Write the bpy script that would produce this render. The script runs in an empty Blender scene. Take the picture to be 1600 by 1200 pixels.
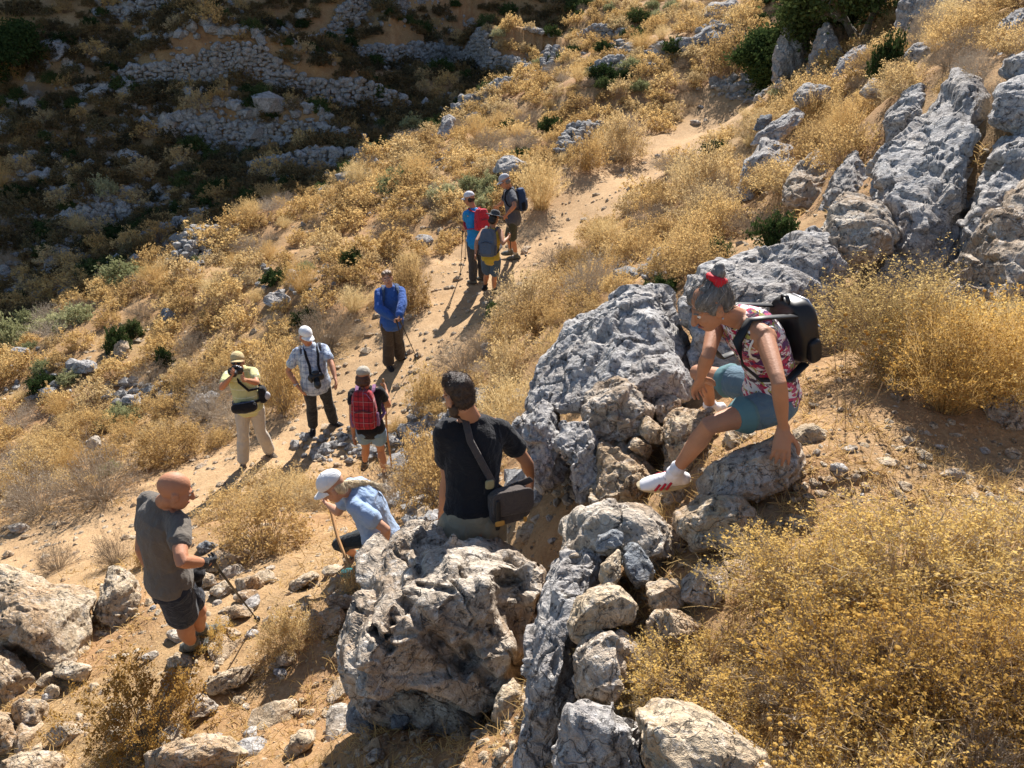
import bpy, math, random
import numpy as np
from mathutils import Vector, Matrix, Quaternion
R = math.radians
random.seed(7)
sc = bpy.context.scene
col = sc.collection

# ---------------------------------------------------------------- camera
PITCH = R(25.0)
F = 1294.0                                    # focal length in photograph pixels (1600 wide)
cd = bpy.data.cameras.new('camera')
cam = bpy.data.objects.new('camera', cd); col.objects.link(cam)
cd.sensor_width = 36.0; cd.lens = 36.0*F/1600.0
cd.clip_start = 0.05; cd.clip_end = 500
cam.location = (0, 0, 0); cam.rotation_euler = (R(90) - PITCH, 0, 0)
sc.camera = cam
# ---------------------------------------------------------------- light
SUN_EL, SUN_AZ = R(42), R(12)                  # azimuth measured from +Y towards +X
w = bpy.data.worlds.new('World'); sc.world = w; w.use_nodes = True
nt = w.node_tree; bg = nt.nodes['Background']
sky = nt.nodes.new('ShaderNodeTexSky'); sky.sky_type = 'NISHITA'; sky.sun_disc = False
sky.sun_elevation = SUN_EL; sky.sun_rotation = SUN_AZ; sky.altitude = 100
sky.air_density = 1.0; sky.dust_density = 0.6; sky.ozone_density = 1.0
nt.links.new(sky.outputs[0], bg.inputs[0]); bg.inputs[1].default_value = 0.072
sl = bpy.data.lights.new('sun', 'SUN'); so = bpy.data.objects.new('sun', sl); col.objects.link(so)
sl.energy = 5.0; sl.angle = R(0.53); sl.color = (1.0, 0.95, 0.885)
SUN = Vector((math.sin(SUN_AZ)*math.cos(SUN_EL), math.cos(SUN_AZ)*math.cos(SUN_EL), math.sin(SUN_EL)))
so.rotation_euler = SUN.to_track_quat('Z', 'Y').to_euler(); so.location = (6, 30, 30)
vs = sc.view_settings
vs.view_transform = 'Standard'; vs.look = 'None'; vs.gamma = 1; vs.use_curve_mapping = False
vs.exposure = 1.12
sc.cycles.max_bounces = 6; sc.cycles.diffuse_bounces = 3; sc.cycles.transmission_bounces = 3
sc.cycles.transparent_max_bounces = 4; sc.cycles.caustics_reflective = False; sc.cycles.caustics_refractive = False

# ---------------------------------------------------------------- geometry helpers
SP, CP = math.sin(PITCH), math.cos(PITCH)
def at(px, py, d):
    """world point seen at photograph pixel (px,py) at depth d metres"""
    s = (600.0-py)/F
    return Vector((d*(px-800.0)/F, d*(CP+SP*s), d*(-SP+CP*s)))
def ray(px, py): return at(px, py, 1.0)
def proj(p):
    d = p[1]*CP - p[2]*SP
    yc = p[1]*SP + p[2]*CP
    return 800+F*p[0]/d, 600-F*yc/d, d
CAMX = Vector((1, 0, 0)); CAMY = Vector((0, SP, CP)); CAMZ = Vector((0, CP, -SP))   # right, up, into picture

def nrm(a): return a/np.maximum(np.linalg.norm(a, axis=-1, keepdims=True), 1e-9)
def _h(i, j, k, s):
    n = (i*73856093) ^ (j*19349663) ^ (k*83492791) ^ (s*2654435761 & 0x7fffffff)
    n = n.astype(np.int64) & 0x7fffffff
    n = (n ^ (n >> 13))*1274126177 & 0x7fffffff
    n = (n ^ (n >> 16))*1103515245 & 0x7fffffff
    return ((n ^ (n >> 12)) & 0xffff)/32767.5 - 1.0
def vn(P, s=0):
    """value noise in [-1,1] of an (n,3) array"""
    P = np.asarray(P, float); I = np.floor(P).astype(np.int64); f = P-I
    u = f*f*f*(f*(f*6-15)+10); r = 0
    for dx in (0, 1):
        wx = u[:, 0] if dx else 1-u[:, 0]
        for dy in (0, 1):
            wy = u[:, 1] if dy else 1-u[:, 1]
            for dz in (0, 1):
                wz = u[:, 2] if dz else 1-u[:, 2]
                r = r + wx*wy*wz*_h(I[:, 0]+dx, I[:, 1]+dy, I[:, 2]+dz, s)
    return r
def fbm(P, s=0, o=4, g=.5, lac=2.03):
    a = 1.0; r = 0; t = 0; P = np.asarray(P, float)
    for k in range(o):
        r = r + a*vn(P + k*17.3, s+k*7); t += a; a *= g; P = P*lac
    return r/t
def ridge(P, s=0, o=4, g=.55, lac=2.1):
    a = 1.0; r = 0; t = 0; P = np.asarray(P, float)
    for k in range(o):
        r = r + a*(1-2*np.abs(vn(P + k*11.1, s+k*5))); t += a; a *= g; P = P*lac
    return r/t
def sstep(a, b, x):
    t = np.clip((x-a)/(b-a), 0, 1); return t*t*(3-2*t)

# ---------------------------------------------------------------- object helpers
def tag(o, label=None, cat=None, group=None, kind=None):
    if label: o['label'] = label
    if cat: o['category'] = cat
    if group: o['group'] = group
    if kind: o['kind'] = kind
    return o
def mesh_from(name, V, Fc, mats, smooth=True, mi=None):
    me = bpy.data.meshes.new(name)
    me.from_pydata([tuple(v) for v in V], [], [tuple(f) for f in Fc])
    for m in (mats if isinstance(mats, (list, tuple)) else [mats]): me.materials.append(m)
    if mi is not None: me.polygons.foreach_set('material_index', np.asarray(mi, np.int32))
    if smooth: me.polygons.foreach_set('use_smooth', np.ones(len(me.polygons), bool))
    me.update(); return me
def fast_mesh(name, V, Fc, mats, smooth=True, mi=None):
    """V (n,3) array, Fc (m,k) int array with constant k"""
    V = np.asarray(V, np.float32); Fc = np.asarray(Fc, np.int32); m, k = Fc.shape
    me = bpy.data.meshes.new(name)
    me.vertices.add(len(V)); me.vertices.foreach_set('co', V.ravel())
    me.loops.add(m*k); me.loops.foreach_set('vertex_index', Fc.ravel())
    me.polygons.add(m)
    me.polygons.foreach_set('loop_start', np.arange(0, m*k, k, dtype=np.int32))
    for mt in (mats if isinstance(mats, (list, tuple)) else [mats]): me.materials.append(mt)
    if mi is not None: me.polygons.foreach_set('material_index', np.asarray(mi, np.int32))
    me.polygons.foreach_set('use_smooth', np.full(m, smooth, bool))
    me.update(calc_edges=True); me.validate(); return me
def link(name, me, parent=None, loc=None):
    o = bpy.data.objects.new(name, me); col.objects.link(o)
    if parent: o.parent = parent
    if loc is not None: o.location = loc
    return o
def empty(name, loc, rz=0):
    o = bpy.data.objects.new(name, None); col.objects.link(o); o.location = loc
    o.rotation_euler = (0, 0, rz); o.empty_display_size = .1
    return o
def fattr(me, name, a):
    at_ = me.attributes.new(name, 'FLOAT', 'POINT'); at_.data.foreach_set('value', np.asarray(a, np.float32))

class NG:
    """tiny node-material writer"""
    def __init__(s, name):
        s.m = bpy.data.materials.new(name); s.m.use_nodes = True
        s.t = s.m.node_tree; s.b = s.t.nodes['Principled BSDF']; s.out = s.t.nodes['Material Output']
    def n(s, typ, ins=None, **kw):
        nd = s.t.nodes.new('ShaderNode'+typ)
        for k, v in kw.items(): setattr(nd, k, v)
        for k, v in (ins or {}).items(): s.set(nd, k, v)
        return nd
    def set(s, nd, k, v):
        if isinstance(v, bpy.types.NodeSocket): s.t.links.new(v, nd.inputs[k])
        else: nd.inputs[k].default_value = v
    def noise(s, sc_, det=6, rough=.6, vec=None, dist=0.0):
        nd = s.n('TexNoise', {'Scale': sc_, 'Detail': det, 'Roughness': rough, 'Distortion': dist})
        if vec is not None: s.set(nd, 'Vector', vec)
        return nd.outputs[0]
    def ramp(s, fac, stops, interp='LINEAR'):
        nd = s.n('ValToRGB'); s.t.links.new(fac, nd.inputs[0]); nd.color_ramp.interpolation = interp
        el = nd.color_ramp.elements
        while len(el) < len(stops): el.new(.5)
        for e, (p, c) in zip(el, stops):
            e.position = p; e.color = (c[0], c[1], c[2], 1) if not isinstance(c, (int, float)) else (c, c, c, 1)
        return nd.outputs[0]
    def mix(s, fac, a, b, mode='MIX'):
        nd = s.n('Mix', data_type='RGBA', blend_type=mode)
        s.set(nd, 0, fac)
        for i, v in ((6, a), (7, b)):
            s.set(nd, i, v if isinstance(v, bpy.types.NodeSocket) else (v[0], v[1], v[2], 1))
        return nd.outputs[2]
    def math(s, op, a, b=0.0, c=None):
        nd = s.n('Math', operation=op); s.set(nd, 0, a); s.set(nd, 1, b)
        if c is not None: s.set(nd, 2, c)
        return nd.outputs[0]
    def attr(s, name, out='Fac'): return s.n('Attribute', attribute_name=name).outputs[out]
    def coord(s, which='Object'): return s.n('TexCoord').outputs[which]
    def pos(s): return s.n('NewGeometry').outputs['Position']
    def bump(s, h, strength=.5, dist=.02, prev=None):
        nd = s.n('Bump', {'Strength': strength, 'Distance': dist, 'Height': h})
        if prev is not None: s.set(nd, 'Normal', prev)
        return nd.outputs[0]
    def fin(s, color=None, rough=.8, normal=None, spec=.3):
        if color is not None: s.set(s.b, 'Base Color', color if isinstance(color, bpy.types.NodeSocket) else (*color, 1))
        s.set(s.b, 'Roughness', rough); s.b.inputs['Specular IOR Level'].default_value = spec
        if normal is not None: s.set(s.b, 'Normal', normal)
        return s.m
# ---------------------------------------------------------------- materials of the ground and rocks
def soil_material():
    g = NG('dry_soil'); P = g.pos()
    big = g.noise(.55, 3, .6, P); mid = g.noise(3.5, 6, .68, P); fine = g.noise(45, 5, .75, P)
    red = g.ramp(mid, [(.3, (.235, .125, .062)), (.52, (.36, .21, .105)), (.72, (.46, .30, .165))])
    litter = g.ramp(g.noise(19, 5, .78, P, 1.2), [(.3, (.13, .08, .042)), (.5, (.37, .245, .12)), (.7, (.52, .38, .20))])
    pathc = g.ramp(mid, [(.25, (.38, .235, .12)), (.5, (.49, .325, .18)), (.8, (.57, .405, .24))])
    m1 = g.math('MULTIPLY', g.ramp(big, [(.35, 0.0), (.62, 1.0)]), .8)
    c = g.mix(m1, red, litter)
    pathc = g.mix(g.ramp(g.noise(13, 5, .75, P, .8), [(.38, .0), (.62, .75)]), pathc, (.36, .235, .125))
    c = g.mix(g.attr('trail'), c, pathc)
    dark = g.ramp(fine, [(.3, .72), (.6, 1.08)])
    c = g.mix(1.0, c, dark, 'MULTIPLY')
    vor = g.n('TexVoronoi', {'Vector': P, 'Scale': 34.0}); peb = g.ramp(vor.outputs[0], [(.12, 1.0), (.30, 0.0)])
    pc = g.n('SeparateColor', {0: vor.outputs[1]}).outputs[0]; pebm = g.math('MULTIPLY', peb, g.ramp(pc, [(.62, 0.0), (.64, 1.0)]))
    c = g.mix(g.math('MULTIPLY', pebm, .8), c, (.47, .36, .24))
    h = g.math('ADD', g.math('ADD', g.math('MULTIPLY', mid, .8), g.math('MULTIPLY', fine, .45)), g.math('MULTIPLY', pebm, .35))
    return g.fin(c, .95, g.bump(h, .8, .04), .1)
def rock_material(name, light, dark, stain, lich=.5, stainamt=.5):
    g = NG(name); P = g.pos()
    wx = g.noise(1.7, 4, .65, P); md = g.noise(7.5, 6, .72, P, .5); fn = g.noise(42, 4, .75, P)
    base = g.ramp(md, [(.30, dark), (.48, tuple(.5*(a+b) for a, b in zip(light, dark))), (.62, light)])
    sm = g.math('MULTIPLY', g.ramp(wx, [(.44, 0.0), (.62, 1.0)]), stainamt)
    c = g.mix(sm, base, g.mix(fn, stain, tuple(.6*x for x in stain)))
    ln = g.noise(13, 6, .8, P, 1.2)                       # pale lichen blotches, then black specks
    c = g.mix(g.math('MULTIPLY', g.ramp(ln, [(.53, 0.0), (.57, 1.0)]), lich), c, (.68, .64, .58))
    bl = g.noise(25, 5, .75, P, .6)
    c = g.mix(g.math('MULTIPLY', g.ramp(bl, [(.56, 0.0), (.63, 1.0)]), .75), c, (.075, .07, .068))
    c = g.mix(1.0, c, g.ramp(fn, [(.3, .7), (.65, 1.1)]), 'MULTIPLY')
    wv = g.n('VectorMath', {0: P, 1: g.n('VectorMath', {0: g.n('TexNoise', {'Vector': P, 'Scale': 3.5, 'Detail': 3.0}).outputs[1], 1: (.6, .6, .6)}, operation='MULTIPLY').outputs[0]}, operation='ADD').outputs[0]
    crk = g.ramp(g.n('TexVoronoi', {'Vector': wv, 'Scale': 3.4}, feature='DISTANCE_TO_EDGE').outputs[0], [(0.0, 0.0), (.012, 1.0)])
    c = g.mix(g.math('MULTIPLY', g.ramp(wx, [(.42, 0.0), (.58, 1.0)]), .6), c, g.mix(crk, (.35, .31, .28), (1, 1, 1)), 'MULTIPLY')
    h = g.math('ADD', g.math('MULTIPLY', md, .8), g.math('MULTIPLY', fn, .5)); h = g.math('ADD', h, g.math('MULTIPLY', crk, .25))
    h = g.math('SUBTRACT', h, g.math('MULTIPLY', g.ramp(bl, [(.56, 0.0), (.66, 1.0)]), .25))
    return g.fin(c, .92, g.bump(h, .9, .04), .15)
M_SOIL = soil_material()
M_GREY = rock_material('grey_limestone', (.55, .53, .51), (.23, .22, .22), (.33, .24, .16), .5, .35)
M_WARM = rock_material('warm_limestone', (.60, .515, .415), (.27, .225, .18), (.40, .25, .13), .55, .6)
M_TAN = rock_material('tan_limestone', (.60, .49, .35), (.33, .245, .155), (.45, .26, .12), .35, .6)
M_BLUE = rock_material('blue_grey_stone', (.30, .32, .34), (.12, .13, .145), (.22, .18, .14), .35, .2)

# ---------------------------------------------------------------- the hillside: heights from survey points
SURV = [  # (photo px, photo py, depth m)
 (395,725,11.5),(590,740,10.3),(500,670,12.4),(618,568,13.6),(745,448,15.9),(800,408,16.8),(900,350,18),(1000,280,20.2),
 (1150,190,23.3),(1180,130,24.5),(210,830,10.3),(60,870,10.2),(310,1010,5.95),(200,960,6.8),(20,980,7.2),(603,756,10.5),(330,880,7.6),
 (1400,700,4.0),(1590,740,3.8),(1590,640,4.35),(1400,620,4.4),(1450,450,6.0),(1250,700,3.95),
 (1450,110,8.3),(1590,140,8.4),(1590,400,6.0),(1000,440,8.2),(950,450,9.0),(900,480,10.5),(830,520,11.5),(760,560,12.3),
 (700,640,11.2),(850,600,9.0),(700,560,13.0),(1050,380,10),(1150,380,9.3),(1230,360,8.7),(1150,310,12),(1000,330,15.6),
 (1050,260,18),(1300,230,11.5),(1250,160,15.2),(1400,150,12.6),(1500,60,12),(1600,10,12.5),(1230,115,21),(1350,110,17),
 (1400,20,18),(1100,60,28),(1000,50,34),(1000,5,38),(1150,5,32),(900,150,27),(800,200,26.5),(870,250,20.5),(750,300,20),
 (650,350,19.5),(680,400,17.5),(550,420,17),(450,480,16.5),(330,540,16),(200,600,15.5),(250,680,13.5),(60,680,14.5),(0,600,17),
 (100,780,11.8),(0,800,12),(0,480,21.3),(200,440,21),(300,350,23.5),(450,300,25),(600,240,27),(700,180,30),(850,90,34),(900,30,38),
 (0,400,23),(0,300,25),(0,150,27.3),(0,0,29.5),(200,300,25.5),(200,150,28),(200,0,30.5),(400,220,27.5),(400,120,30),(400,0,33),(600,150,31.5),(600,60,35),(600,0,37.5),
 (750,90,35),(750,0,39.5),(300,270,26.3),
 (500,1150,4.9),(300,1190,4.75),(100,1100,5.8),(690,1140,3.8),(580,1115,4.1),(760,1160,3.72),(500,1190,4.35),(420,800,8.6),(570,900,6.3),(480,930,6.4),(400,1050,5.55),
 (640,780,9.3),(700,720,9.6),(1000,790,4.3),(900,780,4.9),(1050,720,4.7),(960,700,5.3),(840,760,5.9),
]
SURV_W = [  # world points outside or hidden in the picture
 (.5,-.2,-1.75),(1.3,.4,-1.8),(1.0,1.6,-1.95),(1.9,1.9,-1.9),(2.8,1.5,-1.75),(1.5,2.7,-2.0),(.5,2.2,-2.15),(.45,2.9,-2.3),(-.3,.6,-2.5),(-.25,1.8,-3.1),
 (-.2,4.05,-3.66),(-.55,4.5,-3.72),(.35,4.2,-2.9),(-1.1,4.9,-3.8),(-.2,2.9,-3.5),(.1,3.4,-3.42),(.8,3.6,-2.35),
 (3.0,-3,-1.2),(-3,-3,-3.4),(-3,1,-4.2),(-8,0,-6.2),(-8,4,-6.4),(-15,5,-9),(-25,15,-10.5),(-40,30,-6),(-40,10,-14),(-20,-6,-12),(12,-6,1),
 (-8,50,25),(-12,50,27),(-20,50,29),(-5,51,22.5),(-2,51,21),(.3,51,18.8),(2.6,52,11.5),(-32,50,32),(-22,42,13.5),(-14,41,10.5),(-9,42,9.5),(4,57,10),(10,60,9),(5,50,5.5),(3,46,2.5),(-5,46,13),(20,50,8),(30,60,16),(-40,60,34),(0,75,18),(-25,75,40),(30,75,22),
 (20,35,4),(14,27,1.8),(15,18,3),(25,20,7),(11,10,1.4),(6.5,7.5,-.2),(10,4,1.3),(5,4,-1.0),(4.6,6.8,-.3),(30,0,6),(6,0,-.4),(-12,32,-2.9+1.6),
]
PTS = np.array([tuple(at(*p)) for p in SURV] + SURV_W)
def _tps(r2): return np.where(r2 > 1e-9, r2*np.log(r2+1e-12), 0)
_n = len(PTS); _A = np.zeros((_n+3, _n+3))
_d2 = ((PTS[:, None, :2]-PTS[None, :, :2])**2).sum(-1)
_A[:_n, :_n] = _tps(_d2) + np.eye(_n)*.35
_A[:_n, _n:] = np.c_[np.ones(_n), PTS[:, :2]]; _A[_n:, :_n] = _A[:_n, _n:].T
_W = np.linalg.solve(_A, np.r_[PTS[:, 2], 0, 0, 0])
def base_h(x, y):
    x = np.asarray(x, float).ravel(); y = np.asarray(y, float).ravel(); out = np.empty(len(x))
    for i in range(0, len(x), 20000):
        q = np.c_[x[i:i+20000], y[i:i+20000]]
        d2 = ((q[:, None, :]-PTS[None, :, :2])**2).sum(-1)
        out[i:i+20000] = _tps(d2) @ _W[:_n] + _W[_n] + q @ _W[_n+1:]
    return out
def hits(px, py, hf, d0=1.5, d1=60, n=400):
    """depth at which the ray through a photo pixel meets the height field"""
    ds = np.geomspace(d0, d1, n); s = (600.0-py)/F
    X = ds*(px-800)/F; Y = ds*(CP+SP*s); Z = ds*(-SP+CP*s)
    g = Z-hf(X, Y); k = np.where(g < 0)[0]
    if len(k) == 0: return None
    k = k[0]
    if k == 0: return ds[0]
    return ds[k-1]+(ds[k]-ds[k-1])*g[k-1]/(g[k-1]-g[k])
def poly_dist(x, y, pl):
    """distance, signed side (+ left of direction), parameter along a polyline"""
    best = np.full(len(x), 1e9); side = np.zeros(len(x)); par = np.zeros(len(x)); acc = 0
    for a, b in zip(pl[:-1], pl[1:]):
        ax, ay = a[0], a[1]; dx, dy = b[0]-ax, b[1]-ay; L2 = dx*dx+dy*dy
        t = np.clip(((x-ax)*dx+(y-ay)*dy)/L2, 0, 1)
        ex, ey = x-ax-t*dx, y-ay-t*dy; d = np.hypot(ex, ey); m = d < best
        best[m] = d[m]; side[m] = np.sign(dx*ey-dy*ex)[m]; par[m] = (acc+t*math.sqrt(L2))[m]; acc += math.sqrt(L2)
    return best, side, par
# terrace walls across the ravine: photo pixels along the foot of each wall, height in metres
WALLS = [
 ('dry_stone_wall', [(180,122),(300,128),(400,150),(480,165),(560,175),(640,168)], 1.25, 'long grey dry stone terrace wall crossing the shaded hillside, the longest one'),
 ('dry_stone_wall', [(540,72),(620,82),(700,92),(770,108),(830,110)], 1.3, 'dry stone terrace wall below the topmost wall, bulging deeper at its right end'),
 ('dry_stone_wall', [(480,52),(560,44),(640,34),(700,26),(745,20)], 1.0, 'topmost long dry stone terrace wall near the upper edge'),
 ('dry_stone_wall', [(390,255),(440,262),(500,258),(560,252),(590,246)], .6, 'collapsing dry stone wall below the longest terrace wall'),
 ('dry_stone_wall', [(170,25),(230,28),(290,26),(330,18)], 1.0, 'short dark stone wall at the top left of the shaded hill'),
 ('dry_stone_wall', [(905,50),(940,58),(985,52)], .8, 'small dark stone wall on the sunlit slope right of the terraces'),
 ('dry_stone_wall', [(235,205),(320,200),(410,204),(500,214),(575,228)], .95, 'long grey terrace wall in the shade just below the longest wall'),
 ('dry_stone_wall', [(60,350),(130,345),(200,330),(255,315)], .75, 'low grey wall crossing the lower left of the shaded hill'),
 ('dry_stone_wall', [(225,380),(260,372),(300,350),(325,332)], .5, 'tumbled stone wall at the edge of the shade, lowest of the walls'),
]
WALLW = []
for nm, px, h, lb in WALLS:
    pl = []
    for (a, b) in px:
        d = hits(a, b, base_h, 8); p = at(a, b, d); pl.append((p.x, p.y))
    WALLW.append(pl)
TRAIL = [at(p[0], p[1], p[2])[:2] for p in [(-120,900,10),(60,870,10.2),(210,830,10.3),(395,725,11.5),(500,670,12.4),(618,568,13.6),(745,448,15.9),(800,408,16.8),(900,350,18),(1000,280,20.2),(1150,190,23.3),(1185,130,24.5)]]
TRAIL2 = [(2.9,3.3),(2.0,3.65),(1.4,3.7),(.7,3.9),(-.3,4.3),(-1.2,5.2),(-2.6,5.9),(-4.0,6.6),(-5.5,7.6)]
def height(x, y):
    x = np.asarray(x, float).ravel(); y = np.asarray(y, float).ravel()
    z = base_h(x, y)
    for (nm, px, h, lb), pl in zip(WALLS, WALLW):
        d, side, par = poly_dist(x, y, pl)
        L = sum(math.dist(a, b) for a, b in zip(pl[:-1], pl[1:]))
        endf = sstep(0, 2.8, par)*sstep(0, 2.8, L-par)
        up = d*side                                     # left of the direction = uphill (walls run left to right)
        z = z + endf*h*sstep(-.1, .35, up)*(1-sstep(1.0, 5.0, up))
        z = z - endf*.35*h*sstep(-4, -.1, up)*(1-sstep(-.1, .35, up))
    P = np.c_[x, y, np.zeros_like(x)]
    dt = poly_dist(x, y, TRAIL)[0]-.5*sstep(14.5, 18, y); flat = sstep(.5, 1.2, dt)
    far = sstep(6, 25, np.hypot(x, y))
    z = z + fbm(P*.45, 3, 3)*(.10+.28*far)*(.25+.75*flat)
    z = z + fbm(P*2.1, 5, 3)*.05*(.35+.65*flat) + ridge(P*5.5, 9, 3)*.018*(.5+.5*flat)
    return z
def hz(x, y): return float(height([x], [y])[0])
def ground_at(px, py, d0=1.5):
    d = hits(px, py, height, d0); return at(px, py, d)
def axis(lo, hi, c, a, n):
    t = np.linspace(math.asinh((lo-c)/a), math.asinh((hi-c)/a), n); return c+a*np.sinh(t)
gx = axis(-48, 36, -.4, 4.5, 520); gy = axis(-7, 78, 4.2, 5.0, 500)
GX, GY = np.meshgrid(gx, gy); xs, ys = GX.ravel(), GY.ravel()
zs = height(xs, ys)
P3 = np.c_[xs, ys, np.zeros_like(xs)]
near = 1-sstep(6, 14, np.hypot(xs, ys))
zs = zs + near*(fbm(P3*9, 21, 3)*.018 + ridge(P3*22, 23, 2)*.006)
nx, ny = len(gx), len(gy); ii = np.arange(nx*ny).reshape(ny, nx)
quads = np.stack([ii[:-1, :-1], ii[:-1, 1:], ii[1:, 1:], ii[1:, :-1]], -1).reshape(-1, 4)
gm = fast_mesh('ground', np.c_[xs, ys, zs], quads, M_SOIL)
d1 = poly_dist(xs, ys, TRAIL)[0] - .5*sstep(14.5, 18, ys) + fbm(P3*1.6, 31, 3)*.45
d2 = poly_dist(xs, ys, TRAIL2)[0] + fbm(P3*2.5, 33, 3)*.3
fattr(gm, 'trail', np.maximum((1-sstep(.9, 1.5, d1)), .45*(1-sstep(.3, .8, d2))))
tag(link('ground', gm), kind='structure')
# ---------------------------------------------------------------- boulders
import bmesh
_ico = {}
def ico(n):
    if n not in _ico:
        bm = bmesh.new(); bmesh.ops.create_icosphere(bm, subdivisions=n, radius=1)
        V = np.array([v.co[:] for v in bm.verts], float); Fc = np.array([[v.index for v in f.verts] for f in bm.faces]); bm.free()
        _ico[n] = (V, Fc)
    return _ico[n]
def vnormals(V, Fc):
    fn = np.cross(V[Fc[:, 1]]-V[Fc[:, 0]], V[Fc[:, 2]]-V[Fc[:, 0]]); N = np.zeros_like(V)
    for k in range(3): np.add.at(N, Fc[:, k], fn)
    return nrm(N)
def facet(P, seed):
    """cellular noise: each cell is a randomly tilted plane -> fractured faces with crisp edges"""
    P = np.asarray(P, float); I = np.floor(P).astype(np.int64); best = np.full(len(P), 1e9); out = np.zeros(len(P))
    for dx in (-1, 0, 1):
        for dy in (-1, 0, 1):
            for dz in (-1, 0, 1):
                i, j, k = I[:, 0]+dx, I[:, 1]+dy, I[:, 2]+dz
                c = np.stack([i+.5+.42*_h(i, j, k, seed), j+.5+.42*_h(i, j, k, seed+1), k+.5+.42*_h(i, j, k, seed+2)], 1)
                q = P-c; d = (q*q).sum(1); m = d < best; best[m] = d[m]
                v = .55*_h(i, j, k, seed+3)+(q*np.stack([_h(i, j, k, seed+4), _h(i, j, k, seed+5), _h(i, j, k, seed+6)], 1)).sum(1)*1.25
                out[m] = v[m]
    return out
def roughen(V, Fc, size, seed, amp=1.0, cuts=9, strata=None, view=None):
    """angular limestone: random planar cuts, ledges along a bedding direction, ridged noise, solution pits"""
    rs = np.random.RandomState(seed); c = V.mean(0)
    for k in range(cuts):
        n = rs.normal(size=3).astype(float); n[2] = abs(n[2])*.7+.1; n /= np.linalg.norm(n)
        t = (V-c) @ n; lim = t.max()*rs.uniform(.68, .9)
        ov = np.maximum(t-lim, 0); V = V-(ov*.88)[:, None]*n
    N = vnormals(V, Fc)
    off = rs.uniform(0, 50, 3); Q = V/size+off
    wq = np.stack([fbm(Q*2.3+k*9.1, seed+k, 3) for k in range(3)], 1)
    V = V+N*(fbm(Q*1.1, seed, 2)*.07*amp*size)[:, None]
    # tilted bedding: stepped ledges
    b = np.array(strata if strata is not None else rs.normal(size=3)*[.5, .5, .35]+[0, 0, .9], float); b /= np.linalg.norm(b)
    Qs = Q+(Q @ b)[:, None]*b*.9                        # blocks flattened along the bedding
    V = V+N*((facet(Qs*1.7+wq*.22, seed+40)*.09+facet(Qs*4.1+wq*.4, seed+50)*.020)*amp*size)[:, None]
    for _ in range(2):                                  # ease the stretched cliffs between facets
        A_ = np.zeros_like(V); n_ = np.zeros(len(V))
        for a_, b_ in ((0, 1), (1, 2), (2, 0)):
            np.add.at(A_, Fc[:, a_], V[Fc[:, b_]]); np.add.at(n_, Fc[:, a_], 1)
        V = V*.35+(A_/n_[:, None])*.65
    N = vnormals(V, Fc)
    h = (Q @ b)*3.2+fbm(Q*1.3, seed+3, 3)*.9; fr = h % 1.0
    V = V+N*((fr-.5)*sstep(1.0, .88, fr)*.04*amp*size)[:, None]
    cr = np.abs(fbm((Q-(Q @ b)[:, None]*b*.5)*1.5, seed+5, 4, .45))
    V = V-N*((1-sstep(.0, .035, cr))*.05*amp*size)[:, None]
    V = V+N*(fbm(Q*5.3, seed+8, 4, .6)*.012*amp*size)[:, None]
    dt = facet(V*9+wq, seed+60)*.0035+fbm(V*14.0, seed+11, 4, .6)*.009
    pit = np.maximum(vn(V*21.0, seed+15)-.45, 0)*.026
    V = V+N*((dt-pit)*amp*min(1.0, size/.35))[:, None]
    return V
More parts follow.
